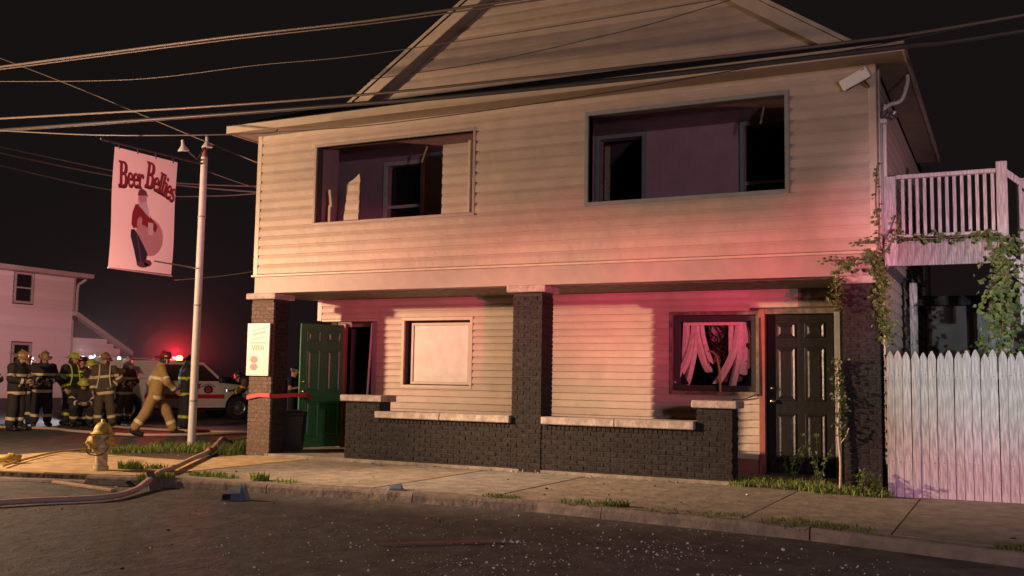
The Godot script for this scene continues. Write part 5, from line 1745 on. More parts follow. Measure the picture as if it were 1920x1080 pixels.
func band(b: Bld, p0: Vector3, dir: Vector3, half: float, push := 0.007, near := 99.0) -> Bld:
	# the strip of a surface between two planes, lifted a little off it
	var o := Bld.new()
	for i in range(0, b.v.size(), 3):
		var vs := [b.v[i], b.v[i + 1], b.v[i + 2]]
		var ns := [b.n[i], b.n[i + 1], b.n[i + 2]]
		var s0: float = (vs[0] - p0).dot(dir)
		var s1: float = (vs[1] - p0).dot(dir)
		var s2: float = (vs[2] - p0).dot(dir)
		if maxf(s0, maxf(s1, s2)) < -half or minf(s0, minf(s1, s2)) > half or (vs[0] - p0).length() > near:
			continue
		for side in [1.0, -1.0]:
			var nv := []
			var nn := []
			for e in vs.size():
				var f := (e + 1) % vs.size()
				var da: float = half - side * (vs[e] - p0).dot(dir)
				var db: float = half - side * (vs[f] - p0).dot(dir)
				if da >= 0.0:
					nv.append(vs[e]); nn.append(ns[e])
				if (da >= 0.0) != (db >= 0.0):
					var t := da / (da - db)
					nv.append((vs[e] as Vector3).lerp(vs[f], t)); nn.append((ns[e] as Vector3).lerp(ns[f], t))
			vs = nv
			ns = nn
			if vs.size() < 3:
				break
		for e in range(1, vs.size() - 1):
			for q in [0, e, e + 1]:
				o.v.append(vs[q] + ns[q] * push)
				o.n.append(ns[q])
	return o


func joints(kind: String) -> Dictionary:
	var j := {
		"pel": Vector3(0, 0.98, 0), "chest": Vector3(0, 1.3, 0.0), "neck": Vector3(0, 1.5, 0.0), "head": Vector3(0, 1.66, 0.03),
		"s": [Vector3(0.2, 1.43, 0), Vector3(-0.2, 1.43, 0)], "e": [Vector3(0.27, 1.15, -0.02), Vector3(-0.27, 1.15, -0.02)], "w": [Vector3(0.27, 0.92, 0.06), Vector3(-0.27, 0.92, 0.06)],
		"h": [Vector3(0.1, 0.94, 0), Vector3(-0.1, 0.94, 0)], "k": [Vector3(0.13, 0.5, 0.02), Vector3(-0.13, 0.5, 0.02)], "a": [Vector3(0.15, 0.1, -0.02), Vector3(-0.15, 0.1, -0.02)],
		"t": [Vector3(0.18, 0.05, 0.15), Vector3(-0.18, 0.05, 0.15)], "nod": 0.0, "yaw": 0.0,
	}
	match kind:
		"hands_front":
			j.e = [Vector3(0.29, 1.17, 0.06), Vector3(-0.29, 1.17, 0.06)]
			j.w = [Vector3(0.1, 1.06, 0.27), Vector3(-0.08, 1.1, 0.27)]
			j.head = Vector3(0, 1.64, 0.08); j.nod = 0.45
		"talking":
			j.e = [Vector3(0.33, 1.2, 0.02), Vector3(-0.29, 1.16, 0.05)]
			j.w = [Vector3(0.22, 1.0, 0.2), Vector3(-0.12, 1.2, 0.25)]
			j.k = [Vector3(0.16, 0.5, 0.05), Vector3(-0.12, 0.5, 0.0)]
			j.a = [Vector3(0.22, 0.1, 0.02), Vector3(-0.14, 0.1, -0.04)]
			j.t = [Vector3(0.29, 0.05, 0.17), Vector3(-0.18, 0.05, 0.13)]
			j.yaw = 0.3
		"hip":
			j.e = [Vector3(0.38, 1.18, -0.06), Vector3(-0.27, 1.15, 0.0)]
			j.w = [Vector3(0.2, 1.02, 0.08), Vector3(-0.25, 0.91, 0.1)]
			j.pel = Vector3(0.03, 0.98, 0); j.chest = Vector3(-0.01, 1.3, 0.0); j.nod = 0.1; j.yaw = -0.5
			j.k = [Vector3(0.17, 0.5, 0.08), Vector3(-0.1, 0.5, 0.0)]
			j.a = [Vector3(0.24, 0.1, 0.08), Vector3(-0.1, 0.1, -0.03)]
			j.t = [Vector3(0.33, 0.05, 0.22), Vector3(-0.13, 0.05, 0.14)]
		"radio":
			j.e = [Vector3(0.3, 1.2, 0.1), Vector3(-0.3, 1.13, -0.05)]
			j.w = [Vector3(0.14, 1.45, 0.2), Vector3(-0.26, 0.92, 0.08)]
			j.nod = 0.2; j.yaw = 0.4; j.head = Vector3(0.01, 1.65, 0.05)
			j.k = [Vector3(0.14, 0.5, 0.03), Vector3(-0.14, 0.51, 0.07)]
			j.a = [Vector3(0.15, 0.1, -0.03), Vector3(-0.19, 0.1, 0.06)]
			j.t = [Vector3(0.19, 0.05, 0.14), Vector3(-0.25, 0.05, 0.22)]
		"walk":
			j.pel = Vector3(0, 0.95, 0); j.chest = Vector3(0, 1.27, 0.05); j.neck = Vector3(0, 1.47, 0.09); j.head = Vector3(0, 1.62, 0.15); j.nod = 0.15
			j.s = [Vector3(0.2, 1.4, 0.05), Vector3(-0.2, 1.4, 0.1)]
			j.e = [Vector3(0.29, 1.13, -0.1), Vector3(-0.28, 1.15, 0.2)]
			j.w = [Vector3(0.27, 0.9, 0.02), Vector3(-0.2, 0.98, 0.38)]
			j.h = [Vector3(0.1, 0.91, 0.02), Vector3(-0.1, 0.91, -0.02)]
			j.k = [Vector3(0.11, 0.52, 0.24), Vector3(-0.1, 0.5, -0.18)]
			j.a = [Vector3(0.11, 0.11, 0.41), Vector3(-0.1, 0.14, -0.42)]
			j.t = [Vector3(0.12, 0.06, 0.58), Vector3(-0.1, 0.05, -0.25)]
		"crouch":
			j.pel = Vector3(0, 0.42, -0.16); j.chest = Vector3(0, 0.73, 0.0); j.neck = Vector3(0, 0.9, 0.07); j.head = Vector3(0, 1.04, 0.14); j.nod = 0.35
			j.s = [Vector3(0.19, 0.85, 0.05), Vector3(-0.19, 0.85, 0.05)]
			j.e = [Vector3(0.27, 0.62, 0.22), Vector3(-0.27, 0.62, 0.22)]
			j.w = [Vector3(0.1, 0.56, 0.42), Vector3(-0.1, 0.58, 0.42)]
			j.h = [Vector3(0.1, 0.42, -0.12), Vector3(-0.1, 0.42, -0.12)]
			j.k = [Vector3(0.2, 0.5, 0.28), Vector3(-0.2, 0.5, 0.28)]
			j.a = [Vector3(0.18, 0.1, 0.04), Vector3(-0.18, 0.1, 0.04)]
			j.t = [Vector3(0.22, 0.05, 0.22), Vector3(-0.22, 0.05, 0.22)]
		"bent":
			j.pel = Vector3(0, 0.9, -0.12); j.chest = Vector3(0, 1.1, 0.12); j.neck = Vector3(0, 1.2, 0.28); j.head = Vector3(0, 1.28, 0.42); j.nod = 0.5
			j.s = [Vector3(0.19, 1.17, 0.22), Vector3(-0.19, 1.17, 0.22)]
			j.e = [Vector3(0.25, 0.92, 0.3), Vector3(-0.25, 0.95, 0.34)]
			j.w = [Vector3(0.16, 0.85, 0.52), Vector3(-0.16, 0.9, 0.55)]
			j.h = [Vector3(0.1, 0.87, -0.12), Vector3(-0.1, 0.87, -0.12)]
			j.k = [Vector3(0.13, 0.48, 0.06), Vector3(-0.13, 0.48, 0.0)]
	return j


func hand_bld() -> Bld:
	# a relaxed right hand hanging along -y, palm towards -x, fingers a little curled
	if cache.has("hand"):
		return cache.hand
	var c := [[Vector3(0, 0, 0), Vector3(0, -0.04, 0.0), 0.026, 0.03], [Vector3(0, -0.04, -0.018), Vector3(0, -0.085, -0.026), 0.02, 0.016], [Vector3(0, -0.04, 0.018), Vector3(0, -0.085, 0.024), 0.02, 0.016]]
	var ln := [0.075, 0.085, 0.08, 0.062]
	for i in 4:
		var z := 0.03 - i * 0.02
		var a := Vector3(0, -0.085, z)
		var b := a + Vector3(-0.006, -ln[i] * 0.5, 0.002 - i * 0.002)
		var d := b + Vector3(-0.02, -ln[i] * 0.36, 0)
		c.append([a, b, 0.0105, 0.0095]); c.append([b, d, 0.0095, 0.008])
		c.append([d, d + Vector3(-0.018, -ln[i] * 0.16, 0), 0.008, 0.007])
	c.append([Vector3(0, -0.035, 0.026), Vector3(-0.012, -0.068, 0.052), 0.014, 0.011])
	c.append([Vector3(-0.012, -0.068, 0.052), Vector3(-0.022, -0.098, 0.054), 0.011, 0.009])
	cache.hand = sdf(c, 0.0065, 0.008)
	return cache.hand


func figure(kind: String) -> Dictionary:
	if cache.has("fig" + kind):
		return cache["fig" + kind]
	var j := joints(kind)
	var r := {"j": j}
	var body := [[j.pel, j.chest, 0.13, 0.14], [j.chest, j.neck, 0.12, 0.07], [j.neck - Vector3(0, 0.04, 0), j.head, 0.06, 0.06]]
	var coat := [[j.pel - Vector3(0, 0.1, 0) + Vector3(0.07, 0, 0), j.chest + Vector3(0.07, 0, 0), 0.155, 0.15], [j.pel - Vector3(0, 0.1, 0) - Vector3(0.07, 0, 0), j.chest - Vector3(0.07, 0, 0), 0.155, 0.15], [j.chest, j.neck, 0.15, 0.09], [j.neck, j.neck.lerp(j.head, 0.3), 0.095, 0.09]]
	var tee := [[j.pel + Vector3(0.05, -0.06, 0), j.chest + Vector3(0.06, 0, 0), 0.135, 0.135], [j.pel - Vector3(0.05, 0.06, 0), j.chest - Vector3(0.06, 0, 0), 0.135, 0.135], [j.chest, j.neck, 0.13, 0.075]]
	var tro := [[j.pel, j.pel + Vector3(0, 0.06, 0), 0.15, 0.15]]
	var boot := []
	for s in 2:
		body.append([j.s[s], j.e[s], 0.052, 0.043]); body.append([j.e[s], j.w[s], 0.043, 0.03]); body.append([j.chest + Vector3(0, 0.08, 0), j.s[s], 0.08, 0.06])
		body.append([j.h[s], j.k[s], 0.085, 0.06]); body.append([j.k[s], j.a[s], 0.058, 0.042]); body.append([j.a[s], j.t[s], 0.045, 0.035])
		coat.append([j.chest + Vector3(0, 0.07, 0), j.s[s], 0.11, 0.085]); coat.append([j.s[s], j.e[s], 0.088, 0.078]); coat.append([j.e[s], j.e[s].lerp(j.w[s], 0.86), 0.078, 0.064])
		tee.append([j.chest + Vector3(0, 0.07, 0), j.s[s], 0.09, 0.068]); tee.append([j.s[s], j.s[s].lerp(j.e[s], 0.55), 0.07, 0.066])
		tro.append([j.h[s], j.k[s], 0.125, 0.105]); tro.append([j.k[s], j.k[s].lerp(j.a[s], 0.82), 0.105, 0.098])
		boot.append([j.k[s].lerp(j.a[s], 0.75), j.a[s], 0.07, 0.065]); boot.append([j.a[s] + Vector3(0, -0.03, 0), j.t[s], 0.062, 0.055])
	var bd := sdf(body, 0.02, 0.04)
	# the head, finer: skull, jaw, nose, brow, ears
	var hb := Transform3D(Basis(Vector3.UP, j.yaw) * Basis(Vector3.RIGHT, j.nod), j.head)
	r.hb = hb
	var hd := [[Vector3(0, 0.035, -0.025), Vector3(0, 0.035, 0.02), 0.083, 0.078], [Vector3(0, -0.01, 0.02), Vector3(0, -0.07, 0.05), 0.066, 0.042], [Vector3(-0.025, -0.06, 0.045), Vector3(0.025, -0.06, 0.045), 0.04, 0.04], [Vector3(0, 0.01, 0.09), Vector3(0, -0.028, 0.107), 0.011, 0.016], [Vector3(-0.035, 0.028, 0.078), Vector3(0.035, 0.028, 0.078), 0.017, 0.017], [Vector3(0.082, 0.0, -0.01), Vector3(0.084, -0.03, -0.005), 0.014, 0.011], [Vector3(-0.082, 0.0, -0.01), Vector3(-0.084, -0.03, -0.005), 0.014, 0.011], [Vector3(0, -0.02, -0.03), Vector3(0, -0.14, -0.035), 0.062, 0.06]]
	bd.add(sdf(hd, 0.011, 0.02), hb)
	var hand := hand_bld()
	for s in 2:
		var d: Vector3 = -(j.w[s] - j.e[s]).normalized()
		var f := Vector3(0, 0, 1) if absf(d.z) < 0.8 else Vector3(0, 1, 0)
		var x := d.cross(f).normalized() * -1.0
		x = f.cross(d).normalized() * -1.0
		var zz := x.cross(d).normalized()
		var sgn := 1.0 if s == 0 else -1.0
		bd.add(hand, Transform3D(Basis(x * sgn, d, zz), j.w[s]))
	r.body = bd
	r.coat = sdf(coat, 0.022, 0.05)
	r.tee = sdf(tee, 0.022, 0.04) if kind == "talking" else null
	r.tro = sdf(tro, 0.022, 0.05)
	r.boot = sdf(boot, 0.02, 0.03)
	for key in ["body", "coat", "tro", "boot"]:
		r[key + "_mesh"] = r[key].mesh()
	if r.tee:
		r.tee_mesh = r.tee.mesh()
	cache["fig" + kind] = r
	return r


func person(label: String, kind: String, where: Vector3, turn: float, scale_: float, suit: String, bands: String, helmet: String, tank := false, group := "firefighters in the side street"):
	var g := figure(kind)
	var j: Dictionary = g.j
	var o := root("person", where, turn)
	o.scale = Vector3.ONE * scale_
	tag(o, label, "person", group)
	obj("body", g.body_mesh, M.skin, o)
	if suit == "shirt_black":
		obj("shirt", g.tee_mesh, M.shirt_black, o)
		obj("trousers", g.tro_mesh, M.shirt_black, o)
	else:
		var c := obj("coat", g.coat_mesh, M[suit], o)
		var t := obj("trousers", g.tro_mesh, M[suit], o)
		var up: Vector3 = (j.chest - j.pel).normalized()
		obj("hem_band", band(g.coat, j.pel - up * 0.13, up, 0.035, 0.007, 0.6), M[bands], c)
		obj("chest_band", band(g.coat, j.pel + up * 0.27, up, 0.03, 0.007, 0.34), M[bands], c)
		for s in 2:
			var fa: Vector3 = (j.w[s] - j.e[s]).normalized()
			obj("cuff_band", band(g.coat, j.e[s].lerp(j.w[s], 0.75), fa, 0.028, 0.007, 0.13), M[bands], c)
			var ua: Vector3 = (j.e[s] - j.s[s]).normalized()
			obj("sleeve_band", band(g.coat, j.s[s].lerp(j.e[s], 0.75), ua, 0.026, 0.007, 0.12), M[bands], c)
			var sh: Vector3 = (j.a[s] - j.k[s]).normalized()
			obj("leg_band", band(g.tro, j.k[s].lerp(j.a[s], 0.55), sh, 0.035, 0.007, 0.16), M[bands], t)
	obj("boots", g.boot_mesh, M.boot, o)
	var hb: Transform3D = g.hb
	for s in [-1.0, 1.0]:
		var e := Bld.new()
		e.ball(Vector3(0.032 * s, 0.006, 0.083), Vector3(0.013, 0.008, 0.008), 10, 6)
		var eo := obj("eye", e, M.eye_white, o, hb)
		var pu := Bld.new()
		pu.ball(Vector3(0.032 * s, 0.006, 0.0895), Vector3(0.006, 0.006, 0.004), 8, 5)
		obj("pupil", pu, M.trim_black, eo)
	obj("mouth", bx(-0.024, 0.024, -0.062, -0.054, 0.08, 0.0915, 0.003), M.lip, o, hb)
	if helmet == "cap":
		var cp := Bld.new()
		cp.lathe([[0.092, 0.05], [0.092, 0.075], [0.075, 0.115], [0.035, 0.135], [0.0, 0.138]], 16, Transform3D(Basis.IDENTITY, Vector3(0, 0, -0.01)), 1.0, 1.15)
		var co := obj("cap", cp, M.helmet_black, o, hb)
		obj("cap_peak", bx(-0.07, 0.07, 0.045, 0.055, 0.07, 0.17, 0.004), M.helmet_black, co)
		var hr := Bld.new()
		hr.lathe([[0.088, -0.02], [0.09, 0.05]], 16, Transform3D(Basis.IDENTITY, Vector3(0, 0, -0.022)), 1.0, 1.05)
		obj("hair", hr, M.trim_black, o, hb)
	else:
		var hm := Bld.new()
		# a dome with a brim that is longer behind
		var tmp := Bld.new()
		tmp.lathe([[0.10, 0.035], [0.155, 0.03], [0.158, 0.04], [0.112, 0.052], [0.108, 0.09], [0.09, 0.135], [0.05, 0.162], [0.0, 0.168]], 20, Transform3D.IDENTITY, 1.0, 1.2)
		for i in tmp.v.size():
			var p := tmp.v[i]
			if p.y < 0.05 and p.z < 0.0 and Vector2(p.x, p.z).length() > 0.14:
				p.z *= 1.28
				p.y -= 0.03 * clampf(-p.z / 0.2, 0.0, 1.0)
			tmp.v[i] = p
		hm.add(tmp)
		var h := obj("helmet", hm, M[helmet], o, hb)
		obj("helmet_comb", bx(-0.008, 0.008, 0.12, 0.182, -0.1, 0.09, 0.006), M[helmet], h)
		var sh := Bld.new()
		sh.prism(poly([[-0.04, 0.055], [0.04, 0.055], [0.05, 0.12], [0.0, 0.155], [-0.05, 0.12]]), 0.008)
		obj("helmet_shield", sh, M.helmet_white if helmet != "helmet_white" else M.helmet_red, h, at(0, 0, 0.115, 0, -0.2))
		obj("helmet_stripe", ring(-0.115, 0.115, 0.058, 0.085, 0.012, -0.03, 0.03, 0.002), M[bands], h)
		var nk := Bld.new()
		nk.lathe([[0.098, -0.11], [0.102, 0.03]], 16, Transform3D(Basis.IDENTITY, Vector3(0, 0, -0.032)), 0.9, 0.75)
		obj("neck_flap", nk, M.turnout_black, h)
	if tank:
		var tk := Bld.new()
		tk.tube([Vector3(0, 1.02, -0.25), Vector3(0, 1.05, -0.25), Vector3(0, 1.42, -0.23), Vector3(0, 1.47, -0.225)], [0.045, 0.08, 0.08, 0.03], 12)
		var t := obj("air_tank", tk, M.tank, o)
		for s in [-1.0, 1.0]:
			var sp := Bld.new()
			sp.tube(smooth_path([Vector3(0.11 * s, 1.05, -0.2), Vector3(0.13 * s, 1.5, -0.1), Vector3(0.12 * s, 1.5, 0.08), Vector3(0.12 * s, 1.25, 0.165), Vector3(0.16 * s, 1.0, 0.14)], 4), 0.018, 6)
			obj("shoulder_strap", sp, M[bands], o)
	return o


func people():
	var d := deg_to_rad(1.0)
	person("firefighter in black gear at the far left, head bent, tan helmet", "hands_front", Vector3(-21.46, -0.13, -3.7), 105 * d, 1.14, "turnout_black", "band_pale", "helmet_tan")
	person("firefighter with a white helmet half hidden at the left edge", "hip", Vector3(-23.9, -0.13, -4.5), 60 * d, 1.1, "turnout_black", "band_pale", "helmet_white")
	person("firefighter in black gear facing the street, tan helmet, hands together", "hands_front", Vector3(-22.75, -0.13, -5.5), 62 * d, 1.16, "turnout_black", "band_pale", "helmet_tan")
	person("firefighter with lime helmet and lime shoulder straps, standing among the black-clad group", "radio", Vector3(-22.9, -0.13, -6.55), 95 * d, 1.15, "turnout_black", "band_lime", "helmet_lime", true)
	person("firefighter with red helmet and lime bands behind the crouching one", "talking", Vector3(-23.6, -0.13, -7.6), 30 * d, 1.1, "turnout_black", "band_lime", "helmet_red")
	person("crouching firefighter with a lime helmet", "crouch", Vector3(-21.95, -0.13, -6.2), 51 * d, 1.14, "turnout_black", "band_pale", "helmet_lime")
	person("firefighter in brown gear facing the camera behind the hydrant", "hip", Vector3(-21.2, -0.13, -6.25), 48 * d, 1.14, "turnout_brown", "band_pale", "helmet_tan", true)
	person("firefighter in brown gear with a white helmet, half hidden behind another", "hands_front", Vector3(-22.1, -0.13, -7.8), 75 * d, 1.1, "turnout_brown", "band_pale", "helmet_white")
	person("firefighter with red helmet and folded hands between the two at far left", "hands_front", Vector3(-22.9, -0.13, -4.9), 150 * d, 1.1, "turnout_black", "band_pale", "helmet_red")
	person("firefighter with black helmet and pale bands, hand raised to the face, behind the group", "radio", Vector3(-23.3, -0.13, -7.1), 20 * d, 1.12, "turnout_black", "band_pale", "helmet_black")
	person("firefighter in brown gear and black helmet, back row beside the truck", "hip", Vector3(-22.6, -0.13, -7.5), 100 * d, 1.12, "turnout_brown", "band_pale", "helmet_black")
	person("firefighter in black gear seen from behind, brown helmet, left back row", "hip", Vector3(-24.2, -0.13, -6.1), 215 * d, 1.1, "turnout_black", "band_pale", "helmet_tan", true)
	person("firefighter with lime helmet and folded hands, right of the crouching one", "hands_front", Vector3(-22.4, -0.13, -6.9), 10 * d, 1.06, "turnout_black", "band_lime", "helmet_lime")
	person("firefighter in tan gear striding to the right across the street", "walk", Vector3(-17.29, -0.13, -4.38), 138 * d, 1.16, "turnout_tan", "band_pale", "helmet_red")
	person("firefighter with lime bands standing behind the white banner pole", "hands_front", Vector3(-19.5, -0.13, -7.6), 150 * d, 1.13, "turnout_black", "band_lime", "helmet_black")
	person("stooping firefighter with lime bands at the front of the pickup", "bent", Vector3(-21.0, -0.13, -12.2), -50 * d, 1.12, "turnout_brown", "band_lime", "helmet_black")
	person("bystander in black t-shirt and cap seen between pillar and green door", "talking", Vector3(-16.8, -0.13, -9.04), 100 * d, 1.0, "shirt_black", "band_pale", "cap", false, "people in the side street")
	var t := root("torch", Vector3(-21.6, 0.88, -11.75), -0.9)
	tag(t, "small torch shining in the stooping firefighter's hands", "torch")
	var b := Bld.new()
	b.tube([Vector3(0, 0, -0.12), Vector3(0, 0, 0.02), Vector3(0, 0, 0.06), Vector3(0, 0, 0.09)], [0.022, 0.022, 0.04, 0.042], 10)
	obj("barrel", b, M.trim_black, t)
	var g := Bld.new()
	g.ball(Vector3(0, 0, 0.09), Vector3(0.04, 0.04, 0.02), 10, 6)
	obj("lamp_lens", g, M.lamp_white, t)


# ---------------------------------------------------------------- plants and litter
func grass(called: String, label: String, spots: Array, group := ""):
	# spots: [x, z, radius, blades, height]
	var b := Bld.new()
	var gy := -0.005
	for s in spots:
		for i in int(s[3]):
			var a := rng.randf() * TAU
			var r: float = s[2] * sqrt(rng.randf())
			var p := Vector3(s[0] + cos(a) * r, gy + (s[5] if s.size() > 5 else 0.0), s[1] + sin(a) * r * 0.6)
			var h: float = s[4] * rng.randf_range(0.4, 1.15)
			var t := rng.randf() * TAU
			var w := Vector3(cos(t), 0, sin(t)) * rng.randf_range(0.004, 0.009) * (1.0 + h)
			var lean := Vector3(rng.randf_range(-1, 1), 0, rng.randf_range(-1, 1)) * h * 0.55
			var m := p + Vector3(0, h * 0.6, 0) + lean * 0.35
			var e := p + Vector3(0, h, 0) + lean
			b.tri(p - w, p + w, m + w * 0.8)
			b.tri(p - w, m + w * 0.8, m - w * 0.8)
			b.tri(m - w * 0.8, m + w * 0.8, e)
	return tag(obj(called, b, M["grass_%d" % (rng.randi() % 3)]), label, "grass", group, "stuff")


func leaf_cluster(b: Bld, p: Vector3, size: float, out: Vector3):
	var n := (out + Vector3(rng.randf_range(-0.7, 0.7), rng.randf_range(-0.3, 0.8), rng.randf_range(-0.7, 0.7))).normalized()
	var u := n.cross(Vector3(rng.randf_range(-1, 1), rng.randf_range(-1, 1), rng.randf_range(-1, 1))).normalized()
	var w := n.cross(u)
	var tip := p + u * size
	var l := p + u * size * 0.45 + w * size * 0.36 + n * size * 0.12
	var r := p + u * size * 0.45 - w * size * 0.36 + n * size * 0.12
	b.tri(p, l, tip)
	b.tri(p, tip, r)


func vine(label: String, paths: Array, spread: float, n: int, size: float):
	var o := root("ivy_vine")
	tag(o, label, "ivy", "ivy on the tavern and the deck")
	var st := Bld.new()
	var lv := [Bld.new(), Bld.new(), Bld.new()]
	for pth in paths:
		var sp := smooth_path(pth, 6)
		st.tube(sp, 0.008, 5)
		for i in int(n / paths.size()):
			var p: Vector3 = sp[rng.randi() % sp.size()]
			var off := Vector3(rng.randfn(0, spread), rng.randfn(0, spread), absf(rng.randfn(0, spread * 0.6)) + 0.01)
			leaf_cluster(lv[rng.randi() % 3], p + off, size * rng.randf_range(0.6, 1.3), Vector3(off.x * 4, 0.2, 1))
	obj("stem", st, M.stem, o)
	for i in 3:
		tag(obj("leaves", lv[i], M["leaf_%d" % i], o), "", "", "", "stuff")


func weed(label: String, at_: Vector3, h: float, n: int):
	var o := root("weed", at_)
	tag(o, label, "weed", "weeds along the wall")
	var st := Bld.new()
	var lv := Bld.new()
	for k in n:
		var d := Vector3(rng.randf_range(-0.25, 0.25), 1, rng.randf_range(-0.15, 0.2))
		var hh := h * rng.randf_range(0.55, 1.0)
		var pts := [Vector3(rng.randf_range(-0.05, 0.05), 0, rng.randf_range(-0.03, 0.03))]
		for i in 4:
			pts.append(pts[-1] + Vector3(d.x * (1 + i * 0.5), 1, d.z * (1 + i * 0.5)) * hh / 4)
		st.tube(pts, [0.006, 0.005, 0.004, 0.003, 0.002], 5)
		for i in 14:
			var f := rng.randf_range(0.15, 1.0)
			var p: Vector3 = (pts[int(f * 3.99)] as Vector3).lerp(pts[int(f * 3.99) + 1], fposmod(f * 3.99, 1.0))
			leaf_cluster(lv, p, rng.randf_range(0.03, 0.075), Vector3(rng.randf_range(-1, 1), 0.4, rng.randf_range(-1, 1)))
	obj("stem", st, M.leaf_2, o)
	tag(obj("leaves", lv, M.leaf_0, o), "", "", "", "stuff")


func plants():
	grass("grass", "bright grass around the foot of the white pole", [[-12.2, -0.15, 0.75, 700, 0.16], [-12.6, 0.55, 0.5, 420, 0.13], [-11.5, -0.9, 0.4, 220, 0.12], [-12.9, 0.95, 0.4, 200, 0.1], [-11.0, -0.4, 0.4, 120, 0.12]])
	grass("grass", "low weedy tuft right of the hydrant", [[-10.1, 3.0, 0.22, 240, 0.13], [-9.85, 2.75, 0.2, 120, 0.09]])
	grass("grass", "grass tuft at the kerb below the hydrant", [[-8.95, 3.75, 0.16, 200, 0.13, -0.06], [-8.75, 3.6, 0.12, 90, 0.08]])
	grass("grass", "grass strip along the kerb beside the thick hose", [[-8.5, 3.1, 0.3, 240, 0.07], [-8.1, 3.15, 0.2, 100, 0.06]])
	grass("grass", "small tuft on the kerb edge near the plastic debris", [[-7.5, 3.2, 0.15, 170, 0.12], [-7.1, 3.15, 0.2, 90, 0.05]])
	grass("grass", "thin grass in the joint between kerb and slabs", [[-4.0, 2.98, 0.25, 150, 0.04], [-2.9, 3.0, 0.35, 130, 0.05], [-2.5, 3.05, 0.14, 130, 0.09], [-1.9, 3.15, 0.3, 70, 0.04], [-1.3, 3.2, 0.3, 80, 0.04], [-0.5, 3.32, 0.4, 160, 0.05], [0.0, 3.42, 0.3, 110, 0.05], [1.6, 3.85, 0.25, 200, 0.05, 0.0]])
	grass("grass", "rough grass before the black door", [[-1.6, -0.3, 0.4, 420, 0.14], [-1.1, -0.1, 0.5, 520, 0.13], [-0.6, 0.12, 0.35, 320, 0.12], [-1.75, 0.0, 0.25, 200, 0.1], [-0.15, 0.2, 0.3, 200, 0.12]])
	grass("grass", "dry tuft at the foot of the left pillar", [[-10.85, -0.25, 0.22, 240, 0.26], [-10.9, 0.1, 0.2, 120, 0.14]])
	grass("grass", "grass tufts on the dirt beside the hoses", [[-11.5, -2.4, 0.45, 200, 0.12], [-13.2, -1.6, 0.3, 100, 0.08], [-11.2, -1.6, 0.35, 160, 0.14]])
	weed("leafy weed before the lower half of the black door", Vector3(-1.25, 0.0, -0.4), 0.7, 6)
	weed("leafy weed against the door's right casing", Vector3(-0.85, 0.0, -0.4), 0.85, 6)
	weed("spreading weed at the foot of the picket fence", Vector3(-0.02, 0.0, 0.2), 0.3, 6)
	weed("weed tuft between right pillar and fence", Vector3(-0.25, 0.0, 0.16), 0.4, 5)
	var sp := root("sapling", Vector3(-0.52, 0.0, 0.06))
	tag(sp, "thin bare sapling stem beside the right pillar", "sapling")
	var st := Bld.new()
	st.tube(smooth_path([Vector3(0, 0, 0), Vector3(0.01, 0.4, 0.0), Vector3(-0.015, 0.8, 0.0), Vector3(0.01, 1.3, -0.02), Vector3(-0.02, 1.7, -0.03)], 5), 0.017, 7)
	st.tube([Vector3(0.0, 0.62, 0), Vector3(0.08, 0.72, 0.03), Vector3(0.13, 0.85, 0.04)], 0.007, 5)
	obj("stem", st, M.hose_pale, sp)
	var lv := Bld.new()
	for i in 170:
		leaf_cluster(lv, Vector3(rng.randfn(0, 0.045), rng.randf_range(0.75, 1.75), rng.randfn(0, 0.04)), rng.randf_range(0.03, 0.07), Vector3(rng.randf_range(-1, 1), 0.3, 1))
	tag(obj("leaves", lv, M.leaf_2, sp), "", "", "", "stuff")
	vine("ivy hanging down the left edge of the right pillar", [[Vector3(-0.2, 3.0, 0.1), Vector3(-0.45, 2.95, 0.1), Vector3(-0.53, 2.7, 0.06), Vector3(-0.53, 2.45, 0.05)]], 0.04, 110, 0.07)
	vine("thick ivy trailing down the right edge of the right pillar", [[Vector3(-0.05, 3.1, 0.1), Vector3(0.05, 2.8, 0.08), Vector3(0.07, 2.4, 0.06), Vector3(0.08, 1.95, 0.06)], [Vector3(0.0, 3.0, 0.1), Vector3(0.02, 2.6, 0.05), Vector3(0.1, 2.1, 0.05)]], 0.05, 330, 0.07)
	vine("ivy climbing the corner post of the upper floor", [[Vector3(-0.05, 2.95, 0.08), Vector3(0.02, 3.4, 0.05), Vector3(-0.02, 3.8, 0.05), Vector3(0.0, 4.3, 0.04)], [Vector3(0.05, 3.1, 0.05), Vector3(0.2, 3.35, 0.0), Vector3(0.25, 3.6, -0.1)]], 0.025, 90, 0.055)
	vine("ivy creeping left over the fascia board from the corner", [[Vector3(0.0, 3.05, 0.06), Vector3(-0.3, 3.06, 0.05), Vector3(-0.7, 3.05, 0.04)], [Vector3(0.0, 3.3, 0.06), Vector3(-0.3, 3.27, 0.05)]], 0.02, 70, 0.045)
	vine("ivy strands along the rim of the deck", [[Vector3(0.2, 3.35, -0.26), Vector3(0.7, 3.33, -0.25), Vector3(1.2, 3.35, -0.25), Vector3(1.4, 3.3, -0.22)]], 0.035, 120, 0.06)
	vine("bushy ivy wrapped round the deck's support post", [[Vector3(1.42, -0.1, -0.35), Vector3(1.38, 1.0, -0.3), Vector3(1.44, 2.0, -0.28), Vector3(1.4, 3.0, -0.25), Vector3(1.6, 3.2, -0.25)], [Vector3(1.3, 0.5, -0.35), Vector3(1.25, 1.6, -0.3), Vector3(1.32, 2.6, -0.25)], [Vector3(1.5, 1.0, -0.3), Vector3(1.55, 2.2, -0.25), Vector3(1.5, 2.9, -0.2)]], 0.085, 950, 0.08)


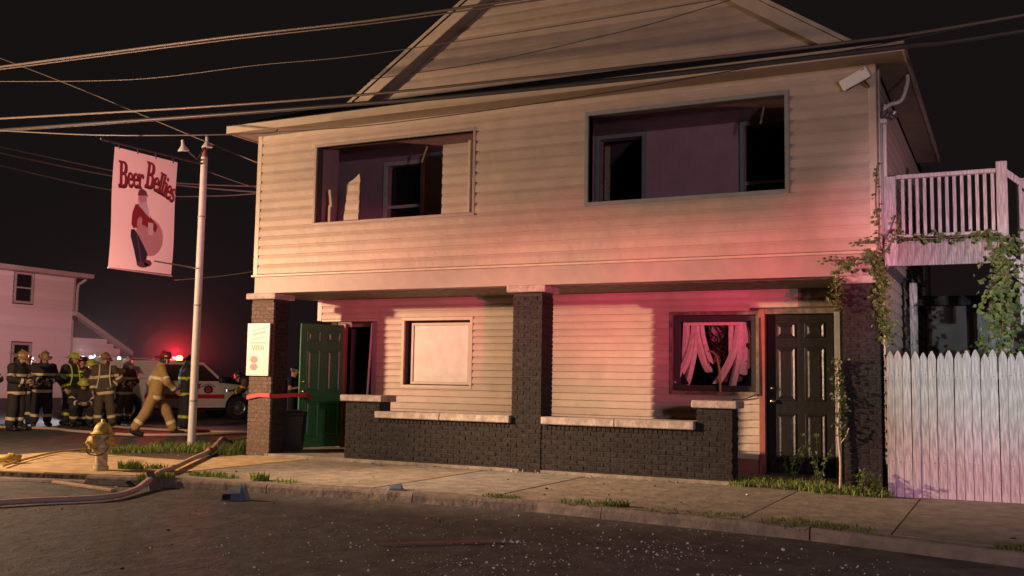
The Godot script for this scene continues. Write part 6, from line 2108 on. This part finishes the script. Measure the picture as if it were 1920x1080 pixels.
func litter():
	# crumbs of broken window glass, far too many to count
	var sh := Bld.new()
	sh.hull8([Vector3(-0.5, -0.3, -0.5), Vector3(0.45, -0.3, -0.4), Vector3(0.5, -0.3, 0.5), Vector3(-0.4, -0.3, 0.4), Vector3(-0.3, 0.3, -0.3), Vector3(0.35, 0.2, -0.35), Vector3(0.3, 0.35, 0.35), Vector3(-0.35, 0.25, 0.2)])
	var mm := MultiMesh.new()
	mm.transform_format = MultiMesh.TRANSFORM_3D
	mm.mesh = sh.mesh()
	var xs := []
	var heaps := []
	for i in 46:
		heaps.append(Vector3(-2.2 + rng.randfn(0, 1.5), 5.4 + rng.randfn(0, 1.2), rng.randf_range(0.06, 0.5)))
	for i in 1700:
		var c: Vector3 = heaps[int(rng.randf() * rng.randf() * heaps.size())]
		var p := Vector2(c.x + rng.randfn(0, c.z), c.y + rng.randfn(0, c.z * 0.7))
		if i % 7 == 0:
			p = Vector2(rng.randf_range(-8.5, 0.5), rng.randf_range(4.2, 8.5))
		elif i % 3 == 0:
			p = Vector2(-2.1 + rng.randfn(0, 1.3), 5.3 + rng.randfn(0, 1.1))
		if p.y < kerb_z(p.x) + 0.05:
			if rng.randf() < 0.8:
				continue
			p.y = rng.randf_range(1.0, kerb_z(p.x) - 0.2)
		var s := 0.0036 * exp(rng.randfn(0.0, 0.6))
		if i % 23 == 0:
			s = rng.randf_range(0.009, 0.015)
		xs.append(Transform3D(Basis.from_euler(Vector3(rng.randf() * 6, rng.randf() * 6, rng.randf() * 6)).scaled(Vector3(s * 1.6, s * 1.2, s * 1.6)), Vector3(p.x, (-0.13 if p.y > kerb_z(p.x) - 0.1 else 0.0) + s * 0.4, p.y)))
	mm.instance_count = xs.size()
	for i in xs.size():
		mm.set_instance_transform(i, xs[i])
	var o := MultiMeshInstance3D.new()
	o.name = "broken_glass"
	o.multimesh = mm
	o.material_override = M.shard
	add_child(o)
	tag(o, "crumbs of broken window glass scattered over the road", "broken glass", "", "stuff")
	var ch := Bld.new()
	for i in 160:
		var p := Vector2(rng.randf_range(-9.0, 1.5), rng.randf_range(0.15, 9.0))
		var s := 0.005 * exp(rng.randfn(0, 0.5))
		var y := -0.13 if p.y > kerb_z(p.x) - 0.1 else 0.0
		ch.box(Vector3(-s * 1.6, -s * 0.5, -s), Vector3(s * 1.6, s * 0.5, s), s * 0.2, Transform3D(Basis.from_euler(Vector3(rng.randf() * 0.6, rng.randf() * 6, rng.randf() * 0.6)), Vector3(p.x, y + s * 0.3, p.y)))
	tag(obj("charred_crumbs", ch, M.char), "small charred crumbs strewn over road and pavement", "debris", "", "stuff")
